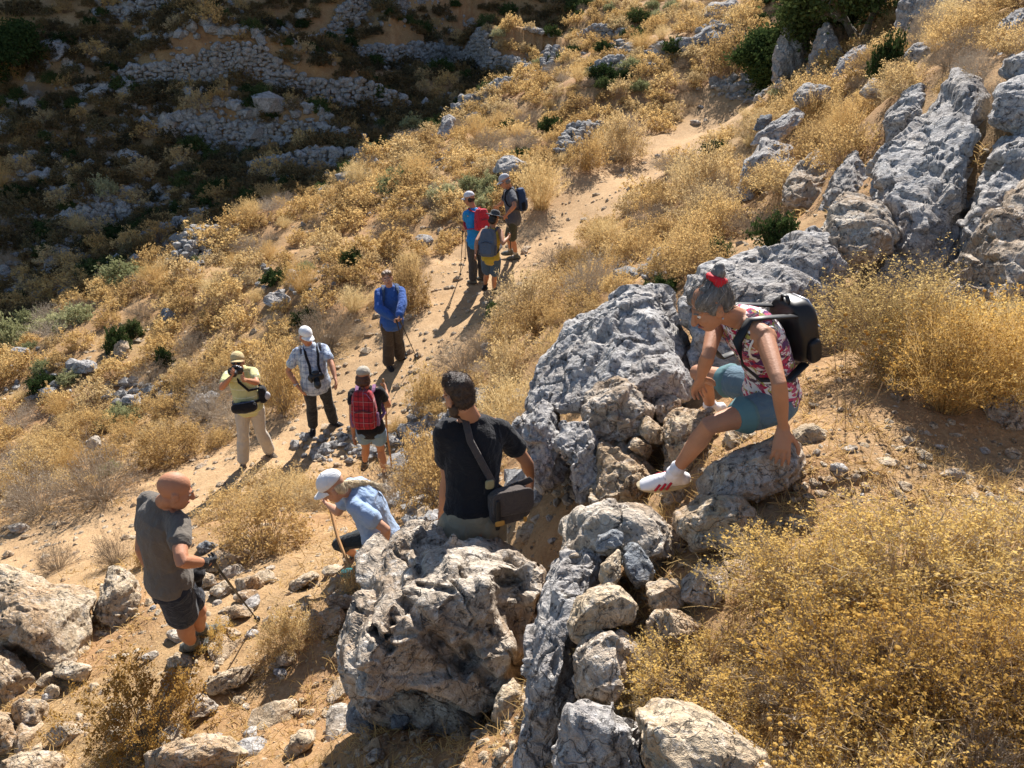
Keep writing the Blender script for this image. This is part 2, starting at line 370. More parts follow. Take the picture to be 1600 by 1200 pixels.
def boulder(outline, d, thick, label, mat, name='boulder', tilt=.55, amp=1.0, cuts=8, sq=.72, res=None, strata=None, seed=None, gouge=()):
    O = np.array(outline, float)
    ext = (O.max(0)-O.min(0)).max()
    if res is None: res = 7 if ext > 250 else 6 if ext > 85 else 5 if ext > 26 else 4
    a = np.roll(O, -1, 0)-O; cr = O[:, 0]*np.roll(O, -1, 0)[:, 1]-np.roll(O, -1, 0)[:, 0]*O[:, 1]
    A = cr.sum()/2; cx = ((O[:, 0]+np.roll(O, -1, 0)[:, 0])*cr).sum()/(6*A); cy = ((O[:, 1]+np.roll(O, -1, 0)[:, 1])*cr).sum()/(6*A)
    if d is None:                                       # rest it on the ground
        yb = O[:, 1].max()-.3*(O[:, 1].max()-O[:, 1].min()); d = hits(cx, yb, height, 2.0)
        thick = min(thick, .45*ext*d/F)
    C0 = at(cx, cy, d)
    U = (O-[cx, cy])*[1, -1]*d/F                        # outline in metres, right/up
    th = np.linspace(0, 2*math.pi, 181)[:-1]; Rr = np.zeros(180)
    for i, t in enumerate(th):                          # farthest crossing of each direction with the outline
        dx, dy = math.cos(t), math.sin(t)
        for p, q in zip(U, np.roll(U, -1, 0)):
            ex, ey = q-p; den = dx*ey-dy*ex
            if abs(den) < 1e-12: continue
            s = (p[0]*ey-p[1]*ex)/den; u = (p[0]*dy-p[1]*dx)/den
            if s > 0 and -1e-6 <= u <= 1+1e-6: Rr[i] = max(Rr[i], s)
    Rr = np.where(Rr <= 0, np.median(Rr), Rr)
    Rr = (np.roll(Rr, 1)+2*Rr+np.roll(Rr, -1))/4
    V, Fc = ico(res); seed = seed or (int(cx*7+cy*13) % 9973)
    l = np.hypot(V[:, 0], V[:, 1]); ang = np.arctan2(V[:, 1], V[:, 0]) % (2*math.pi)
    rad = np.interp(ang, np.r_[th, 2*math.pi], np.r_[Rr, Rr[0]])*np.power(l, sq)
    lx, ly = rad*np.cos(ang), rad*np.sin(ang); lz = thick*np.sign(V[:, 2])*np.abs(V[:, 2])**.85
    lz = lz+tilt*ly
    k = 1+lz/d                                          # keep the outline as seen while the rock has real depth
    W = np.array(C0)+np.outer(lx*k, CAMX)+np.outer(ly*k, CAMY)+np.outer(lz, np.array(CAMZ)+np.array([(cx-800)/F, 0, 0])*1.0+np.array(CAMY)*((600-cy)/F))
    if np.linalg.det(np.array([CAMX[:], CAMY[:], CAMZ[:]])) < 0: Fc = Fc[:, ::-1]
    W = roughen(W, Fc, max(thick, np.median(Rr)), seed, amp, cuts, strata)
    if gouge:                                           # channels worn into the face
        D = W @ np.array(CAMZ); gx_ = 800+F*(W @ np.array(CAMX))/D; gy_ = 600-F*(W @ np.array(CAMY))/D
        wob = fbm(W*6, seed+31, 3)
        for (x0, y0), (x1, y1), wpx, dep in gouge:
            t = np.clip(((gx_-x0)*(x1-x0)+(gy_-y0)*(y1-y0))/((x1-x0)**2+(y1-y0)**2), 0, 1)
            q = np.hypot(gx_-x0-t*(x1-x0), gy_-y0-t*(y1-y0))+wob*wpx*.6
            f = (1-sstep(.15, 1, q/wpx))*(D < d+tilt*.5)*sstep(0, .12, t)*sstep(1, .88, t) if wpx < 25 else (1-sstep(.15, 1, q/wpx))*(D < d+.4)
            W = W+np.outer(f*dep, nrm(W.mean(0)-np.zeros(3)))
    base = np.array([W[:, 0].mean(), W[:, 1].mean(), W[:, 2].min()])
    me = fast_mesh(name, W-base, Fc, mat, False)
    o = link(name, me, loc=base); tag(o, label, 'boulder' if name == 'boulder' else 'rock'); return o
G_, W_, T_, B_ = M_GREY, M_WARM, M_TAN, M_BLUE
# --- the group of rocks in the foreground
boulder([(542,1030),(552,960),(567,883),(590,860),(627,838),(660,834),(707,850),(743,842),(777,858),(817,872),(862,882),(845,923),(838,960),(830,1033),(805,1065),(763,1122),(733,1117),(700,1095),(655,1075),(610,1085),(557,1093)],
        4.15, .6, 'big pitted grey boulder with a lit crest standing in the centre foreground', W_, tilt=.95, cuts=5, strata=(.62, -.3, .72),
        gouge=[((658,985),(738,1058),15,.10),((620,930),(700,1010),12,.06),((645,912),(715,924),7,.05),((800,925),(835,1040),45,.20),((655,835),(657,905),14,.05),((720,1000),(770,1070),14,.08),((577,980),(615,1020),9,.07),((840,880),(850,890),12,.06)])
boulder([(869,866),(884,859),(930,862),(942,880),(938,912),(910,940),(900,989),(905,1085),(890,1110),(872,1215),(806,1215),(815,1146),(834,1008),(850,924)],
        3.35, .34, 'tall dark grey rock face running down to the lower edge beside the big boulder', G_, tilt=.5, cuts=4)
boulder([(873,815),(884,796),(915,782),(953,788),(1007,792),(1045,815),(1068,851),(1068,885),(1030,885),(970,880),(915,875),(873,876)],
        3.65, .3, 'broad flat-topped rock with lichen below the white sports shoe', W_, cuts=5)
boulder([(1050,825),(1068,782),(1114,771),(1153,777),(1187,801),(1203,850),(1150,866),(1085,862)], 3.5, .26, 'rounded tan rock half behind the yellow bush right of the flat-topped rock', T_)
boulder([(970,855),(984,838),(1006,856),(1026,882),(1018,912),(995,920),(974,892)], 3.25, .1, 'small dark grey stone leaning among the paler stones of the pile', B_, 'stone', amp=.7)
boulder([(930,838),(961,826),(978,833),(972,852),(945,862),(926,860)], 3.33, .09, 'small flat grey stone tucked beneath the flat-topped rock', B_, 'stone', amp=.7)
boulder([(888,975),(900,935),(934,917),(972,913),(997,943),(990,972),(946,987),(911,1013),(892,998)], 3.05, .17, 'rounded tan-grey stone resting on the dark rock face', T_, 'stone', amp=.6, cuts=5)
boulder([(938,880),(955,862),(969,853),(970,905),(950,925),(935,905)], 3.2, .1, 'orange-stained stone wedged between the dark face and the small dark stone', T_, 'stone', amp=.8)
boulder([(1009,915),(1038,895),(1063,909),(1070,945),(1040,965),(1012,948)], 3.1, .13, 'pale tan stone in the middle of the pile beside the bush', T_, 'stone', amp=.8)
boulder([(1062,905),(1091,879),(1132,882),(1152,935),(1114,955),(1068,938)], 3.12, .16, 'grey-topped stone at the right of the pile under bush twigs', W_, 'stone', amp=.8)
boulder([(1010,960),(1040,950),(1090,960),(1120,985),(1080,1010),(1020,1000)], 2.95, .13, 'low tan stone half buried by twigs under the pale stone', T_, 'stone')
boulder([(896,1035),(925,985),(984,982),(1000,1030),(965,1100),(903,1088)], 2.85, .2, 'pale rock under the rounded stone, mostly hidden by bush twigs', W_)
boulder([(993,1112),(1015,1088),(1061,1097),(1107,1118),(1153,1153),(1210,1190),(1220,1260),(1030,1260),(1003,1172)], 2.38, .3, 'bright cream rock with smooth lit top at the bottom edge', T_, amp=.7, cuts=4)
boulder([(857,1190),(877,1108),(903,1095),(953,1121),(1000,1120),(1015,1162),(1030,1240),(870,1250)], 2.62, .26, 'black and white pitted rock left of the bright cream rock', G_, amp=1.2)
boulder([(548,1075),(600,1040),(700,1055),(775,1085),(765,1150),(690,1165),(600,1140),(550,1115)], 4.3, .36, 'dark undercut rock beneath the big pitted boulder', W_)
boulder([(540,1112),(567,1091),(600,1090),(612,1120),(575,1150),(540,1140)], 4.25, .14, 'dark grey stone in the shade at the left foot of the big boulder', B_, 'stone')
boulder([(608,1112),(630,1086),(644,1120),(632,1142),(612,1140)], 4.12, .1, 'small grey stone in the shade under the big boulder', B_, 'stone')
boulder([(765,1128),(777,1077),(800,1060),(830,1066),(828,1100),(812,1136)], 3.72, .13, 'sunlit tan stone wedged between the big boulder and dark rock face', T_, 'stone')
boulder([(664,1192),(673,1167),(695,1169),(722,1202),(700,1225),(668,1220)], 3.9, .09, 'smooth blue-grey stone at the bottom edge in shade', B_, 'stone', amp=.5)
boulder([(758,1200),(770,1169),(796,1165),(815,1200),(800,1230),(765,1225)], 3.55, .11, 'tan stone at the bottom edge below the sunlit wedged stone', T_, 'stone')
# --- gully and the woman's perch
boulder([(822,640),(842,562),(887,506),(929,488),(975,456),(1030,456),(1062,460),(1075,490),(1086,560),(1090,640),(1000,655),(887,650)], 5.75, .5, 'long grey limestone slab behind the woman in the floral top', G_, tilt=.6, cuts=4, strata=(.5, -.5, .6))
boulder([(1066,490),(1080,436),(1104,414),(1138,408),(1190,400),(1228,376),(1271,349),(1330,362),(1338,395),(1300,470),(1270,560),(1200,610),(1090,590)], 5.75, .45, 'sloping grey slab rising right from the woman head to the rounded boulder', G_, tilt=.6, cuts=4)
boulder([(1268,372),(1280,335),(1318,305),(1349,307),(1385,331),(1401,364),(1385,410),(1318,420),(1280,410)], 6.05, .4, 'rounded brown-grey boulder atop the sloping slab behind the yellow bush', W_, cuts=5)
boulder([(969,600),(996,557),(1024,550),(1052,551),(1069,583),(1078,625),(1017,640),(980,625)], 5.05, .25, 'pointed grey rock in front of the long slab beside the woman knee', G_)
boulder([(819,655),(835,620),(849,612),(884,624),(890,667),(880,747),(845,775),(822,700)], 5.35, .3, 'grey knobbly rock behind the hand of the man in black', G_, amp=1.2)
boulder([(903,628),(957,588),(996,603),(1021,640),(1004,674),(975,692),(930,692),(903,668)], 4.85, .28, 'jagged brown-grey crest of rock in the gully below the pointed rock', W_, amp=1.25, cuts=9, strata=(-.5, -.2, .8))
boulder([(866,692),(880,655),(912,640),(936,680),(942,740),(928,788),(902,788),(896,730)], 4.72, .3, 'grey upright rock in the gully left of the orange-tan block', G_, amp=1.1, cuts=9)
boulder([(922,700),(960,684),(987,702),(1019,719),(1026,748),(1002,788),(928,788),(912,740)], 4.6, .3, 'orange-tan block in the gully left of the sports shoe', T_, amp=1.1, cuts=9)
boulder([(992,668),(1010,650),(1041,672),(1043,692),(1015,694)], 4.6, .12, 'tan block lying right of the jagged gully crest', T_, 'stone')
boulder([(978,698),(986,680),(1010,690),(1025,705),(1010,716)], 4.55, .1, 'smaller tan block below the tan block in the gully', T_, 'stone')
boulder([(1038,680),(1045,648),(1066,631),(1100,623),(1125,650),(1100,700),(1070,745),(1040,745)], 4.55, .28, 'orange-tan rock under the far foot of the woman', T_)
boulder([(1127,688),(1140,668),(1160,662),(1183,677),(1176,697),(1143,704)], 4.32, .12, 'small orange-tan stone under the thigh of the woman', T_, 'stone')
boulder([(1083,760),(1104,731),(1146,704),(1195,687),(1234,676),(1253,695),(1258,735),(1225,770),(1150,790),(1095,790)], 3.72, .2, 'dark slanting rock the woman rests her hand on', W_, amp=.8, cuts=4)
boulder([(1236,672),(1265,660),(1299,676),(1285,697),(1245,694)], 4.0, .12, 'half-buried ochre rock in the trail right of the resting hand', T_, 'stone', amp=.7)
boulder([(1015,640),(1041,610),(1064,625),(1050,662),(1028,664)], 4.85, .13, 'small brown rock between the pointed rock and the orange-tan rock', W_, 'stone')
boulder([(1035,745),(1060,735),(1080,760),(1070,790),(1040,790)], 4.2, .14, 'brown stone deep in the gully behind the sports shoe', W_, 'stone')
boulder([(796,668),(812,648),(826,660),(828,684),(800,690)], 5.9, .14, 'pale stone at the left end of the knobbly rock', G_, 'stone')
boulder([(1004,420),(1020,393),(1045,386),(1097,390),(1110,405),(1066,414),(1030,424)], 8.9, .3, 'low grey outcrop among bushes above the long slab', G_)
# --- the right-hand cliff
boulder([(1385,235),(1382,184),(1412,149),(1439,128),(1453,140),(1455,200),(1420,250)], 7.9, .35, 'rounded grey pinnacle at the left shoulder of the cliff', G_, cuts=4)
boulder([(1362,270),(1381,231),(1436,188),(1483,114),(1530,81),(1550,106),(1548,140),(1555,230),(1545,290),(1530,360),(1500,430),(1450,440),(1400,420),(1385,345),(1364,312)], 6.9, .75, 'tallest grey cliff rock with pale streaked faces at the right', G_, tilt=.75, cuts=5, strata=(-.75, .2, .55), amp=.9)
boulder([(1490,400),(1545,274),(1561,231),(1600,196),(1670,150),(1680,400),(1600,430),(1500,450)], 6.1, .6, 'grey cliff rock at the right edge under the brown bush', G_, tilt=.7, amp=.9)
boulder([(1470,450),(1530,360),(1561,306),(1600,266),(1670,235),(1690,500),(1600,550),(1490,520)], 5.6, .55, 'nearest cliff rock at the right edge with a dark brown shaded side', W_, tilt=.6, amp=.9)
boulder([(1550,85),(1565,35),(1600,8),(1660,-10),(1660,110),(1600,100)], 9.6, .6, 'grey rock at the top right corner', G_, tilt=.7)
boulder([(1546,108),(1560,92),(1620,80),(1660,90),(1650,130),(1580,128)], None, .5, 'low layered pale rock below the top right corner rock', G_)
boulder([(1281,335),(1302,274),(1338,230),(1366,255),(1374,312),(1350,360),(1300,360)], 7.7, .35, 'triangular dark-faced rock left of the tallest cliff', G_, cuts=6)
boulder([(1222,312),(1232,270),(1267,235),(1290,221),(1304,243),(1308,280),(1285,340),(1244,332)], 8.9, .4, 'broken brown-grey rock between the square rock and the triangular rock', W_)
boulder([(1150,315),(1153,255),(1193,222),(1235,228),(1240,270),(1210,318)], 10.5, .5, 'square grey rock standing beside the trail bushes', G_)
boulder([(1163,226),(1200,195),(1240,170),(1264,170),(1242,200),(1215,224)], 11.6, .3, 'low row of grey stone above the square rock', G_, 'rock')
boulder([(1175,204),(1188,181),(1206,178),(1204,200)], 13.5, .22, 'small dark rock at the inner bend of the trail', B_, 'rock')
boulder([(1234,150),(1259,131),(1302,136),(1298,155),(1251,168)], 13.6, .4, 'flat pale rock below the dark pillars', G_)
boulder([(1206,128),(1212,63),(1228,22),(1251,24),(1262,63),(1262,128)], 20.0, .6, 'left dark stone pillar in the shade of the tree', G_, tilt=.2, strata=(.9, .1, .2))
boulder([(1260,132),(1267,67),(1294,35),(1318,67),(1320,100),(1295,138)], 18.3, .6, 'right dark stone pillar in the shade of the tree', G_, tilt=.25, strata=(.9, .1, .2))
boulder([(1289,130),(1318,82),(1341,66),(1367,82),(1352,105),(1316,132)], 15.6, .4, 'pale ridged rock right of the two dark pillars', G_)
boulder([(1320,118),(1349,105),(1363,114),(1345,132)], 14.8, .25, 'small brown rock in front of the pale ridged rock', W_, 'rock')
boulder([(1341,145),(1365,117),(1390,141),(1383,156),(1355,156)], 11.9, .25, 'small brown rock on the grassy saddle left of the pinnacle', W_, 'rock')
boulder([(1385,110),(1420,80),(1455,58),(1502,58),(1532,50),(1530,80),(1498,102),(1451,115)], 13.0, .5, 'low dark ledge behind the round green bush', G_)
boulder([(1398,42),(1412,-5),(1470,-20),(1560,-15),(1575,15),(1545,32),(1495,42),(1440,50)], 16.0, .8, 'broad pale ledge along the upper right edge', G_, strata=(0, 0, 1))
boulder([(1151,325),(1177,299),(1191,313),(1187,331)], 10.3, .15, 'small brown stone at the foot of the square rock', W_, 'stone')
boulder([(1206,138),(1216,119),(1227,130),(1224,140)], 18.6, .2, 'small pale stone at the foot of the left dark pillar', G_, 'stone')
boulder([(1522,615),(1550,594),(1600,598),(1670,610),(1670,690),(1600,685),(1535,672)], 4.35, .28, 'dark rock under the yellow bush at the right edge', W_)
boulder([(1090,25),(1110,5),(1150,0),(1160,30),(1125,45)], 31, .9, 'dark crag left of the tree at the top edge', G_)
boulder([(1040,70),(1060,58),(1075,66),(1100,48),(1120,30),(1140,45),(1100,75),(1065,85)], 28, .6, 'low dark rock run on the slope below the crag', G_)
boulder([(1490,190),(1530,165),(1575,180),(1690,190),(1690,440),(1480,440)], 7.25, .6, 'broad grey cliff face filling the gap behind the right edge rocks', G_, tilt=.7)
boulder([(1355,330),(1400,300),(1480,330),(1560,380),(1560,520),(1420,520),(1340,440)], 6.35, .5, 'lower grey cliff face behind the tall pale yellow bush', G_, tilt=.7)
boulder([(1556,140),(1600,118),(1690,130),(1690,215),(1600,222),(1548,190)], None, .6, 'half-buried grey rock on the bare slope at the right edge', G_)
# --- the left foreground
boulder([(-60,886),(0,884),(39,894),(78,914),(114,917),(153,930),(140,955),(148,1003),(147,1036),(100,1045),(55,1038),(20,1022),(-60,1000)], None, .55, 'huge cream boulder at the left edge', T_, tilt=.7, cuts=4, amp=.8)
boulder([(143,955),(166,905),(175,884),(198,878),(214,898),(226,921),(210,960),(192,988),(160,978)], None, .26, 'upright tan rock with layered crest right of the huge cream boulder', T_, strata=(.3, -.2, .9))
boulder([(-30,1004),(0,1004),(36,1034),(55,1061),(53,1086),(20,1102),(-30,1090)], None, .3, 'brown-sided rock at the left edge below the huge cream boulder', T_)
boulder([(13,1106),(32,1089),(65,1089),(79,1104),(66,1130),(29,1140)], None, .17, 'rounded ochre stone below the brown-sided rock', T_, 'stone')
boulder([(-30,1088),(10,1112),(26,1152),(20,1174),(-30,1184)], None, .2, 'ochre rock cut by the left edge near the bottom corner', T_)
boulder([(80,1042),(107,1034),(147,1040),(132,1066),(84,1056)], None, .15, 'flat brown stone propped under the huge cream boulder', T_, 'stone')
boulder([(68,1080),(80,1068),(97,1072),(92,1090),(75,1092)], None, .1, 'small red-brown stone below the flat brown stone', T_, 'stone')
boulder([(248,1065),(276,1040),(300,1051),(297,1070),(257,1096)], None, .17, 'angular brown stone amid the low green-yellow bush', W_, 'stone')
boulder([(258,1030),(280,1018),(302,1026),(295,1042),(265,1045)], None, .14, 'tan stone just behind the angular brown stone', T_, 'stone')
boulder([(293,1098),(300,1085),(318,1083),(346,1103),(325,1118),(292,1130)], None, .13, 'grey wedge-shaped stone with a dark shadow side near the bush', W_, 'stone')
boulder([(316,1072),(350,1050),(393,1031),(404,1041),(383,1069),(328,1088)], None, .14, 'long slanting cream slab of bare rock', T_, 'rock')
boulder([(225,1176),(276,1157),(344,1144),(413,1161),(405,1193),(325,1212),(225,1206)], None, .14, 'flat cream bedrock slab at the bottom edge', T_, 'rock', sq=.6)
boulder([(-10,1192),(39,1174),(110,1177),(118,1205),(60,1225),(-10,1220)], None, .14, 'flat cream bedrock in the bottom left corner', T_, 'rock', sq=.6)
boulder([(440,1174),(468,1141),(506,1137),(483,1170),(452,1191)], None, .12, 'slanting cream stone at the bottom near the shade of the big boulder', T_, 'stone')
boulder([(495,960),(527,945),(545,962),(532,985),(507,999)], None, .2, 'white pitted rock left of the big boulder', T_, amp=1.2)
boulder([(506,930),(563,928),(566,955),(530,950),(512,945)], None, .16, 'grey ledge stone at the feet of the woman in the white cap', W_, 'rock')
boulder([(530,985),(550,975),(562,990),(555,1010),(535,1008)], None, .12, 'small cream stone between the white pitted rock and the big boulder', T_, 'stone')
# --- stones round the man in grey
boulder([(308,880),(338,861),(365,864),(389,872),(372,887),(330,895)], None, .25, 'large flat tan stone left of the low bush, behind the gloved hand', T_, 'rock')
boulder([(303,905),(320,893),(340,898),(338,915),(315,922)], None, .17, 'orange-brown stone behind the hip of the man in grey', T_, 'stone')
boulder([(323,925),(351,905),(366,921),(346,937)], None, .15, 'brown stone behind the walking pole below the orange-brown stone', T_, 'stone')
boulder([(367,907),(398,896),(415,911),(394,933),(372,925)], None, .16, 'rounded tan stone right of the walking pole', T_, 'stone')
boulder([(345,958),(367,944),(398,950),(394,964),(351,969)], None, .13, 'flat tan stone beside the tip of the walking pole', T_, 'stone', amp=.6)
boulder([(339,984),(355,977),(379,985),(368,1004),(345,998)], None, .12, 'pale stone at the boots of the man in grey', T_, 'stone')
boulder([(450,912),(487,891),(502,901),(458,926)], None, .16, 'tan rock on the red soil left of the wooden staff', T_, 'stone')
boulder([(135,965),(142,958),(157,962),(155,972),(140,973)], None, .09, 'small round stone at the foot of the upright tan rock', T_, 'stone', amp=.5)
boulder([(306,855),(322,842),(345,850),(340,864),(312,866)], None, .17, 'dark grey stone in the shade of the low bush', B_, 'stone')
boulder([(630,795),(645,775),(662,776),(664,792),(645,800)], None, .16, 'orange-brown stone on the trail right of the white-capped woman', T_, 'stone')
boulder([(645,690),(660,673),(682,678),(685,690),(660,696)], None, .16, 'flat yellowish stone left of the man in black', T_, 'stone')
# --- further off
boulder([(680,215),(697,174),(713,185),(700,220)], 27.3, .4, 'upright pale stone at the head of the ravine', G_)
boulder([(768,270),(775,247),(800,243),(830,258),(815,276)], 20.3, .4, 'dark-sided rock above the man in the grey cap', G_)
for (x, y, wd, hgt, lb, mm) in [(662,382,32,18,'pale rock left of the hikers in the bright blue shirt',G_),(432,476,46,22,'grey outcrop behind the man in the plaid shirt',G_),(262,500,26,22,'dark rock on the slope high above the yellow shirt',B_),
        (207,632,46,18,'grey rocks at the left among ochre bushes',G_),(318,640,40,26,'grey rock left of the man in the yellow shirt',G_),(275,630,40,20,'small grey outcrop left of the rock beside the yellow shirt',G_),(147,700,30,22,'lone grey rock on the lower left slope',W_),
        (30,560,40,20,'grey rock patch at the left edge above the ochre bushes',G_),(187,555,30,30,'cream rock below the dark green shrub on the left slope',T_),(130,580,50,20,'row of grey stones on the left slope',G_),(30,830,40,14,'stones beside the trail at the left edge',W_),
        (455,435,22,16,'small pale stone above the grey outcrop',G_),(820,395,14,9,'tiny stone by the boots of the man in the grey cap',T_),(125,765,8,8,'small stone in the low left bushes',W_),(760,552,22,22,'dark stone on the slope right of the trail',W_)]:
    d = hits(x, y, height, 6); rs = np.random.RandomState(int(x*3+y)); n = 9
    ol = [(x+wd/2*math.cos(t)*rs.uniform(.8, 1.1), y-hgt*.35+hgt*.62*math.sin(t)*rs.uniform(.8, 1.1)) for t in np.linspace(0, 2*math.pi, n+1)[:-1]]
    boulder(ol, d, .35*wd*d/F, lb, mm, 'rock', res=5)
# ---------------------------------------------------------------- dry stone walls, rubble, tree
def stone_mesh(seed, mat, lev=2):
    V, Fc = ico(lev); rs = np.random.RandomState(seed); V = V*[1, .8, .75]
    for k in range(5):
        n = nrm(rs.normal(size=3)); t = V @ n; V = V-np.maximum(t-rs.uniform(.45, .75), 0)[:, None]*n
    V = V*(1+fbm(V*1.6+seed, seed, 2)*.25)[:, None]
    return fast_mesh('stone', V, Fc, mat, False)
M_WALL = rock_material('wall_stone', (.44, .43, .42), (.20, .195, .19), (.26, .21, .15), .28, .25)
STONES = [stone_mesh(s, M_WALL) for s in range(8)]
STONE_V = [np.array([v.co[:] for v in m.vertices]) for m in STONES]; STONE_F = np.array([p.vertices[:] for p in STONES[0].polygons])
def joined_stones(name, items, mat, lev=1, parent=None):
    Vb, Fb = ico(lev); n = len(items); rs = np.random.RandomState(n)
    A = np.array([i[:3] for i in items]); S_ = np.array([i[3] for i in items])
    ax = rs.uniform(0, 6.28, n); c, s = np.cos(ax), np.sin(ax)
    V = Vb[None]*rs.uniform(.6, 1.25, (n, 1, 3))*(1+rs.normal(size=(n, len(Vb), 1))*.14)
    V = np.stack([V[..., 0]*c[:, None]-V[..., 1]*s[:, None], V[..., 0]*s[:, None]+V[..., 1]*c[:, None], V[..., 2]*.8], -1)*S_[:, None, None]+A[:, None]
    me = fast_mesh(name, V.reshape(-1, 3), (Fb[None]+(np.arange(n)*len(Vb))[:, None, None]).reshape(-1, 3), mat, False)
    return link(name, me, parent)
def wall(name, pl_, h, label, nparts=90, thick=.45, size=.13, seed=0, talus=1.0):
    rs = np.random.RandomState(seed); L = [math.dist(a, b) for a, b in zip(pl_[:-1], pl_[1:])]; tot = sum(L)
    def along(u):
        for (a, b), l in zip(zip(pl_[:-1], pl_[1:]), L):
            if u <= l: return a[0]+(b[0]-a[0])*u/l, a[1]+(b[1]-a[1])*u/l, ((b[0]-a[0])/l, (b[1]-a[1])/l)
            u -= l
        return pl_[-1][0], pl_[-1][1], ((pl_[-1][0]-pl_[-2][0])/L[-1], (pl_[-1][1]-pl_[-2][1])/L[-1])
    root = empty(name, (pl_[len(pl_)//2][0], pl_[len(pl_)//2][1], hz(*pl_[len(pl_)//2]))); tag(root, label, 'stone wall')
    items = []; step = size*1.3
    us = np.arange(0, tot, step); P = [along(q) for q in us]
    foot = height([p[0]+.45*p[2][1] for p in P], [p[1]-.45*p[2][0] for p in P])   # downhill side
    kk = max(1, int(1.6/step)); foot = np.convolve(np.pad(foot, kk, 'edge'), np.ones(2*kk+1)/(2*kk+1), 'valid')
    for (x, y, t), zf, q in zip(P, foot, us):
        ht = h*(.82+.3*float(vn(np.array([[q*.45, seed*3.1, 0]]), seed)[0]))*min(1, .25+q/3.2, .25+(tot-q)/3.2)
        z = 0
        while z < ht:
            s_ = size*rs.uniform(.65, 1.35)
            for side in ((0, 1)):
                off = -.12+side*.3+rs.uniform(-.05, .05)+.16*z/h; j = rs.uniform(-.05, .05)
                items.append((x+t[0]*j-t[1]*off*1.0, y+t[1]*j+t[0]*off, zf+z+s_*.45, s_, 1 if z+2*s_*.62 >= ht else 0))
            z += s_*1.12
    # fallen stones at the foot
    for k in range(int(tot*6*talus)):
        q = rs.uniform(0, tot); x, y, t = along(q); o = rs.exponential(.7)+.25
        x, y = x+t[1]*o, y-t[0]*o; items.append((x, y, None, size*rs.uniform(.4, 1.1), 0))
    zz = iter(height([i[0] for i in items if i[2] is None], [i[1] for i in items if i[2] is None]))
    items = [i if i[2] is not None else (i[0], i[1], next(zz)+.03, i[3], 0) for i in items]
    order = sorted(range(len(items)), key=lambda i: -items[i][3]-.05*items[i][4]); pick = set(order[:nparts])
    for i in order[:nparts]:
        x, y, z, s_, tp = items[i]; o = link('stone', STONES[rs.randint(8)], root)
        o.location = (x-root.location.x, y-root.location.y, z-root.location.z); o.rotation_euler = tuple(rs.uniform(-.5, .5, 2))+(rs.uniform(0, 6.28),); o.scale = (s_*1.08,)*3
    rest_ = [(i[0]-root.location.x, i[1]-root.location.y, i[2]-root.location.z, i[3]*1.02) for k, i in enumerate(items) if k not in pick]
    if rest_: st = joined_stones('stone_fill', rest_, M_WALL, 1, root); st['kind'] = 'stuff'
    return root
for k, ((nm, px, h, lb), pl_) in enumerate(zip(WALLS, WALLW)):
    wall(nm, pl_, h*1.12+.12, lb, 110 if k < 4 else 50, seed=k+1)
def px_line(pts, d0=8): return [tuple(ground_at(a, b, d0)[:2]) for a, b in pts]
wall('dry_stone_wall', px_line([(872,243),(890,240),(912,230),(935,212)]), .95, 'ruined chest-high dry stone wall end standing beside the trail bushes', 120, size=.12, seed=21, talus=.3)
wall('dry_stone_wall', px_line([(285,415),(305,400),(318,375),(330,360)]), .5, 'low heap of stones left from a wall in the sunlit scrub at left', 60, seed=22)
wall('dry_stone_wall', px_line([(930,120),(955,108),(975,92)]), .4, 'low broken stone row on the upper slope between trail and ravine', 50, seed=23)
wall('dry_stone_wall', px_line([(715,180),(740,165),(770,150),(800,128)]), .7, 'broken stone row climbing along the edge of the ravine', 70, seed=24)
wall('dry_stone_wall', px_line([(855,105),(870,95),(880,88)]), .9, 'short dark wall end right of the bulging terrace wall', 40, seed=25)
# rubble that slid from the walls, uncountable
def rubble(name, regs, label):
    rs = np.random.RandomState(len(regs)); items = []
    for (cx_, cy_, rx, ry, n, s_) in regs:
        for k in range(n):
            a, r = rs.uniform(0, 6.28), math.sqrt(rs.rand()); px, py = cx_+rx*r*math.cos(a), cy_+ry*r*math.sin(a)
            d = hits_fast(px, py)
            if d: p = at(px, py, d); items.append((p.x, p.y, p.z, s_*rs.lognormal(0, .45)))
    zz = height([i[0] for i in items], [i[1] for i in items])
    items = [(i[0], i[1], z+.02, i[3]) for i, z in zip(items, zz)]
    tag(joined_stones(name, items, M_WALL, 1), label, 'rubble', kind='stuff')
HG0 = zs.reshape(ny, nx)
def hits_fast(px, py):
    ds = np.geomspace(3, 60, 300); s = (600.0-py)/F; X = ds*(px-800)/F; Y = ds*(CP+SP*s); Z = ds*(-SP+CP*s)
    ix = np.clip(np.searchsorted(gx, X)-1, 0, nx-2); iy = np.clip(np.searchsorted(gy, Y)-1, 0, ny-2)
    fx = (X-gx[ix])/(gx[ix+1]-gx[ix]); fy = (Y-gy[iy])/(gy[iy+1]-gy[iy])
    H = HG0[iy, ix]*(1-fx)*(1-fy)+HG0[iy, ix+1]*fx*(1-fy)+HG0[iy+1, ix]*(1-fx)*fy+HG0[iy+1, ix+1]*fx*fy
    k = np.where(Z < H)[0]; return ds[k[0]] if len(k) and k[0] > 0 else None
